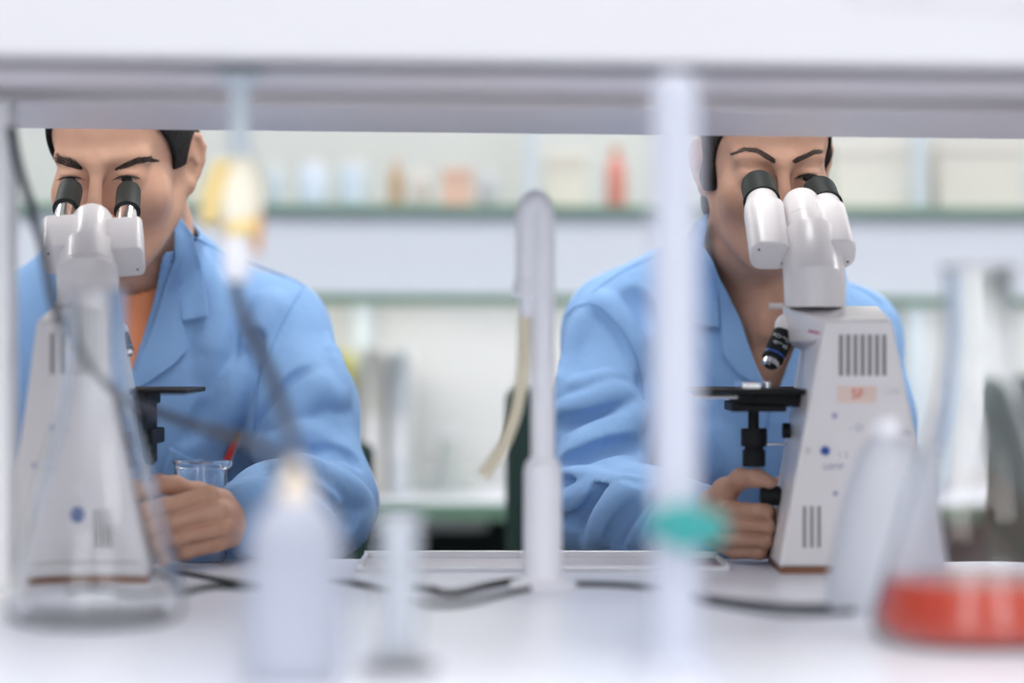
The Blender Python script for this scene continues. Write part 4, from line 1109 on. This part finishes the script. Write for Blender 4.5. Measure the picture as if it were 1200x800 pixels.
# glass beaker by the man's hand, small measuring cylinder
X, Y = at(236, 0, 2.43).x, 2.425
t = thing('beaker', (X, Y, BENCH), 'small clear glass beaker standing behind the hand of the man', 'beaker')
r = .0262; h_ = .1005
MB().lathe([(0, 0), (r - .003, 0), (r, .004), (r, h_ - .004), (r + .0022, h_ - .001), (r + .0015, h_), (r - .0015, h_ - .001), (r - .0017, h_ - .005), (r - .0014, .004), (r - .003, .0012), (0, .0012)], (X, Y, BENCH), n=64).build('glass_body', M_GLASS, t, world=True, angle=60)
sp = [Vector((X + r * .86, Y - .012, BENCH + h_ - .006)), Vector((X + r * 1.12, Y - .012, BENCH + h_ - .004)), Vector((X + r * 1.16, Y - .012, BENCH + h_ + .0005))]
MB().tube(smooth_path(sp, 10), .0028, n=12).build('pouring_lip', M_GLASS, t, world=True)
X, Y = at(468, 0, 1.62).x, 1.62
t = thing('measuring_cylinder', (X, Y, BENCH), 'frosted clear measuring cylinder near the middle of the bench', 'cylinder')
MB().lathe([(0, 0), (.026, 0), (.026, .004), (.014, .008), (.0135, .012), (.0135, .103), (.0150, .105), (.0140, .106), (.0122, .103), (.0120, .012), (0, .010)], (X, Y, BENCH), n=48).build('glass_body', mat('frosted_glass', (.93, .96, 1), rough=.25, trans=.85, ior=1.3), t, world=True)
# glass condenser standing beside the red flask
X, Y = at(1168, 0, 2.06).x, 2.06
# cables lying on the bench
def onb(px, py, up=0): Y = (CAMH - BENCH) * FPX / (py - 400); p = at(px, py, Y); p.z = BENCH + up; return p
def cable(pts, r, label, m=M_CABLE, name='cable'):
    return hose(name, [onb(x, y, r) for x, y in pts], r, m, label, 'cable')
cable([(205, 672), (260, 682), (300, 688), (345, 685), (400, 684), (450, 694), (495, 709), (540, 710), (590, 699), (640, 689), (700, 687), (770, 692), (850, 706), (940, 714), (1010, 711), (1080, 700)], .0024, 'long dark cable winding along the middle of the bench')
cable([(80, 700), (95, 695), (115, 694), (150, 704), (200, 700), (250, 690), (300, 692), (350, 690)], .0028, 'dark cable curled behind the foot of the empty flask')
cable([(468, 690), (500, 693), (530, 699), (570, 690), (610, 684), (660, 684)], .0032, 'short thick black cable next to the slim tap', M_CHM)
o = cable([(780, 700), (850, 712), (920, 722), (1000, 720)], .0026, 'thin grey cable ending under the red flask', M_HOSE)

# ------------------------------------------------------------------ people's stools
def stool(cx, cy, label, lw, z0, hh):
    t = thing('lab_chair', (cx, cy, 0), label, 'chair', None)
    MB().lathe([(0, 0), (.19, 0), (.205, .015), (.20, .045), (.17, .058), (0, .06)], (cx, cy, .525), n=48).build('seat', M_CHAIR, t, world=True)
    mb = MB(); c = []
    N = 12
    P = []
    for i in range(N + 1):
        a = math.radians(-62 + 124 * i / N); P.append((math.sin(a) * lw, math.cos(a) * .07))
    poly = [Vector((cx + x, cy + .20 + y, z0)) for x, y in P] + [Vector((cx + x * .93, cy + .165 + y, z0)) for x, y in P[::-1]]
    bb = mb.prism(poly, (0, .03, hh)).build('backrest', M_CHAIR, t, bevel=.015, seg=4, world=True)
    MB().tube([(cx, cy + .05, .53), (cx, cy + .25, .54), (cx, cy + .265, .70), (cx, cy + .27, z0 + .06)], .016, n=10).build('back_stem', M_CHM, t, world=True)
    MB().cyl((cx, cy, .10), (cx, cy, .53), .024).build('column', M_ALU, t, world=True)
    mb = MB()
    ring = [(cx + .18 * math.cos(2 * PI * k / 32), cy + .18 * math.sin(2 * PI * k / 32), .26) for k in range(33)]
    mb.tube(ring, .009, n=8); mb.cyl((cx - .18, cy, .26), (cx + .18, cy, .26), .006); mb.build('foot_ring', M_ALU, t, world=True)
    for k in range(5):
        a = 2 * PI * k / 5; e = (cx + .27 * math.cos(a), cy + .27 * math.sin(a), .055)
        lg = MB().tube([(cx, cy, .11), e], [.02, .014], n=8).build('leg', M_CHM, t, world=True)
        MB().cyl((e[0] - .012, e[1], .028), (e[0] + .012, e[1], .028), .027, n=20).build('castor', M_CHM, lg, world=True)
stool(MAN['hips'][0].x, 2.90, 'dark green lab chair under the man', .30, .70, .29)
stool(WOM['hips'][0].x - .045, 2.90, 'dark green lab chair behind the woman', .265, .72, .34)

# ------------------------------------------------------------------ far side of the room
bg = thing('wall_shelving', (0, 4.05, 0), 'ivory wall shelving with green-edged glass shelves along the far wall', 'shelving')
T2 = math.tan(math.radians(.30))
def sh2(mb):
    for v in mb.bm.verts: v.co.z -= v.co.x * T2
    return mb
zz = lambda p, Y: CAMH - (p - 400) / FPX * Y
MB().bx((-2.4, 4.10, .0), (2.8, 4.13, 2.3)).build('back_panel', M_BEIGE, bg, world=True)
sh2(MB().bx((-2.4, 3.74, zz(250, 3.74)), (2.8, 4.10, zz(240.5, 3.74)))).build('glass_shelf', M_GREEN, bg, world=True)
sh2(MB().bx((-2.4, 3.76, zz(344, 3.76)), (2.8, 3.785, zz(250, 3.76) - .001))).build('fascia', M_LAV, bg, world=True)
sh2(MB().bx((-2.4, 3.74, zz(356, 3.74)), (2.8, 3.90, zz(346, 3.74)))).build('glass_shelf', M_GREEN, bg, world=True)
for px in (-190, 157, 622, 1077, 1540):
    x = at(px, 0, 3.78).x; MB().bx((x - .010, 3.765, zz(243, 3.78)), (x + .010, 3.80, 2.3)).build('upright', M_POST, bg, world=True)
for px in (-190, 425, 1072):
    x = at(px, 0, 4.1).x; MB().bx((x - .014, 4.07, .88), (x + .014, 4.098, 1.2)).build('lower_upright', M_POST, bg, world=True)
fb = thing('wall_bench', (0, 3.95, 0), 'white wall bench with green front edge beneath the far shelving', 'bench')
MB().bx((-2.4, 3.72, .845), (2.8, 4.10, .872)).build('worktop', M_BENCH, fb, world=True)
MB().bx((-2.4, 3.705, .846), (2.8, 3.72, .871)).build('edge_strip', M_GREEN, fb, world=True)
for px0, px1 in ((-900, -500), (-100, 330), (900, 1240)):
    x0, x1 = at(px0, 0, 3.8).x, at(px1, 0, 3.8).x
    c = MB().bx((x0, 3.78, .06), (x1, 4.06, .845)).build('cupboard', M_DARK, fb, world=True)
MB().bx((at(432, 0, 3.76).x, 3.76, zz(622, 3.76)), (at(572, 0, 3.76).x, 4.1, zz(599, 3.76))).build('pull_out_tray', M_WHITE, fb, bevel=.008, world=True)
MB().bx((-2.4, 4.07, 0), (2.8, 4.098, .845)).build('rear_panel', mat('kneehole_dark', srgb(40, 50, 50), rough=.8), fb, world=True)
# things on the far shelf
shelf_z = lambda x, px=240: zz(240.5, 3.74) - x * T2
def item(name, px, w, top, col, label, cat, kind='bottle', Y=3.86, z0=None, group=None, capc=None):
    X = at(px, 0, Y).x; z0 = (shelf_z(X) + .0005) if z0 is None else z0; hgt = zz(top, Y) - z0; r = w / 2 / FPX * Y
    m = mat(name + '_colour', srgb(*col), rough=.4)
    t = thing(name, (X, Y, z0), label, cat, group)
    if kind == 'bottle':
        MB().lathe([(0, 0), (r * .95, 0), (r, .003), (r, hgt * .62), (r * .85, hgt * .72), (r * .42, hgt * .82), (r * .40, hgt * .86), (0, hgt * .86)], (X, Y, z0), n=24).build('body', m, t, world=True)
        MB().cyl((X, Y, z0 + hgt * .86), (X, Y, z0 + hgt), r * .46, n=20).build('cap', mat('cap_colour', srgb(*(capc or (230, 230, 232))), rough=.4), t, world=True)
    elif kind == 'jar':
        MB().lathe([(0, 0), (r * .95, 0), (r, .003), (r, hgt * .80), (r * .9, hgt * .84), (0, hgt * .84)], (X, Y, z0), n=24).build('body', m, t, world=True)
        MB().cyl((X, Y, z0 + hgt * .84), (X, Y, z0 + hgt), r * .92, n=20).build('lid', mat('lid_colour', srgb(*(capc or (225, 225, 228))), rough=.4), t, world=True)
    else:
        MB().bx((X - r, Y - .06, z0), (X + r, Y + .06, z0 + hgt * .93)).build('carton_body', m, t, bevel=.002, world=True)
        MB().bx((X - r * 1.03, Y - .063, z0 + hgt * .78), (X + r * 1.03, Y + .063, z0 + hgt)).build('lid', m, t, bevel=.002, world=True)
    return t
item('storage_jar', 262, 26, 182, (222, 216, 200), 'cream jar behind the yellow valve on the far shelf', 'jar', 'jar')
item('reagent_bottle', 322, 20, 188, (196, 206, 218), 'thin grey-blue bottle on the far shelf, leftmost of the clear row', 'bottle')
item('storage_jar', 366, 32, 186, (212, 222, 240), 'pale blue jar on the far shelf above the shoulder of the man', 'jar', 'jar')
item('storage_jar', 413, 34, 186, (216, 226, 242), 'pale blue jar second from the left of its pair on the far shelf', 'jar', 'jar')
item('brown_bottle', 464, 17, 186, (190, 156, 122), 'narrow tan bottle on the far shelf beside the pale jars', 'bottle', capc=(214, 180, 160))
item('reagent_bottle', 492, 22, 192, (212, 206, 202), 'light grey bottle between the tan bottle and the salmon box', 'bottle')
item('carton', 536, 34, 200, (226, 186, 170), 'small salmon pink box on the far shelf', 'box', 'box')
item('reagent_bottle', 572, 20, 194, (204, 208, 218), 'light blue-grey bottle right of the salmon box', 'bottle')
item('carton', 662, 48, 182, (226, 220, 210), 'ivory carton on the far shelf right of the slim tap', 'box', 'box')
item('carton', 1015, 84, 168, (226, 222, 216), 'wide ivory carton on the far shelf behind the woman', 'box', 'box')
item('carton', 1140, 96, 166, (222, 218, 212), 'wide ivory carton at the right end of the far shelf', 'box', 'box')
item('indicator_bottle', 722, 24, 172, (216, 140, 130), 'tall red and orange bottle on the far shelf left of the woman', 'bottle', capc=(206, 140, 100))
item('storage_jar', 245 - 20, 20, 190, (226, 222, 214), 'ivory jar hidden partly by the ear of the man', 'jar', 'jar')
for k, (px, w_, top, c_) in enumerate(((380, 22, 415, (206, 200, 188)), (404, 20, 413, (230, 224, 110)), (441, 26, 408, (216, 214, 210)), (471, 22, 412, (206, 212, 220)))):
    nm = ('grey-beige', 'bright yellow', 'off-white', 'pale blue')[k]
    X = at(px, 0, 4.0).x; t = thing('ring_binder', (X, 4.0, .872), nm + ' binder standing on the wall bench beside the elbow of the man', 'binder')
    r = w_ / 2 / FPX * 4.0
    MB().bx((X - r, 3.88, .8725), (X + r, 4.05, zz(top, 3.9))).build('cover', mat('binder_' + nm.replace(' ', '_').replace('-', '_'), srgb(*c_), rough=.5), t, bevel=.003, world=True)
    MB().bx((X - r * .6, 3.8785, .93), (X + r * .6, 3.8802, 1.0)).build('spine_label', M_WHITE, t, world=True)
item('flask_stand', 526, 26, 500, (186, 192, 190), 'grey cylinder pot standing on the wall bench', 'pot', 'jar', Y=3.95, z0=.8725)
item('dish_tray', 500, 120, 553, (206, 212, 208), 'low pale box on the wall bench behind the grey pot', 'box', 'box', Y=4.02, z0=.8725)
# fourth chair at the right
t = thing('visitor_chair', (1.32, 3.35, 0), 'dark green upholstered chair by the far bench at the right', 'chair')
cx, cy = at(1374, 0, 3.35).x, 3.35; t.location = (cx, cy, 0)
MB().box((cx, cy, .50), (.44, .42, .07)).build('seat', M_CHAIR, t, bevel=.025, seg=4, world=True)
MB().box((cx, cy + .22, .86), (.42, .05, .42)).build('backrest', M_CHAIR, t, bevel=.022, seg=4, world=True)
for sx in (-1, 1):
    for sy in (-1, 1): MB().tube([(cx + sx * .19, cy + sy * .18, .47), (cx + sx * .21, cy + sy * .21, .0)], .012, n=8).build('leg', M_CHM, t, world=True)
    MB().tube([(cx + sx * .15, cy + .19, .50), (cx + sx * .15, cy + .235, .70)], .012, n=8).build('back_support', M_CHM, t, world=True)

for px in (-150, 560, 1270):  # added lamps, unseen behind the fascia, that brighten the far background
    X = at(px, 0, 3.85).x; z0 = zz(346, 3.74) - X * T2
    L = thing('added_fill_light', (X, 3.95, z0), 'added unseen strip light behind the lavender fascia, brightening the far shelving', 'strip light', 'added strip lights behind the far fascia')
    MB().bx((X - .40, 3.91, z0 + .02), (X + .40, 3.98, z0 + .05)).build('added_fill_housing', M_WHITE, L, world=True, bevel=.003)
    MB().bx((X - .39, 3.92, z0 + .012), (X + .39, 3.97, z0 + .0195)).build('diffuser', M_PANEL, L, world=True)
    area('added_fill_area', (X, 3.945, z0 + .01), (.78, .05), 1.0)
    MB().bx((X - .02, 3.98, z0 + .03), (X + .02, 4.10, z0 + .045)).build('bracket', M_WHITE, L, world=True)
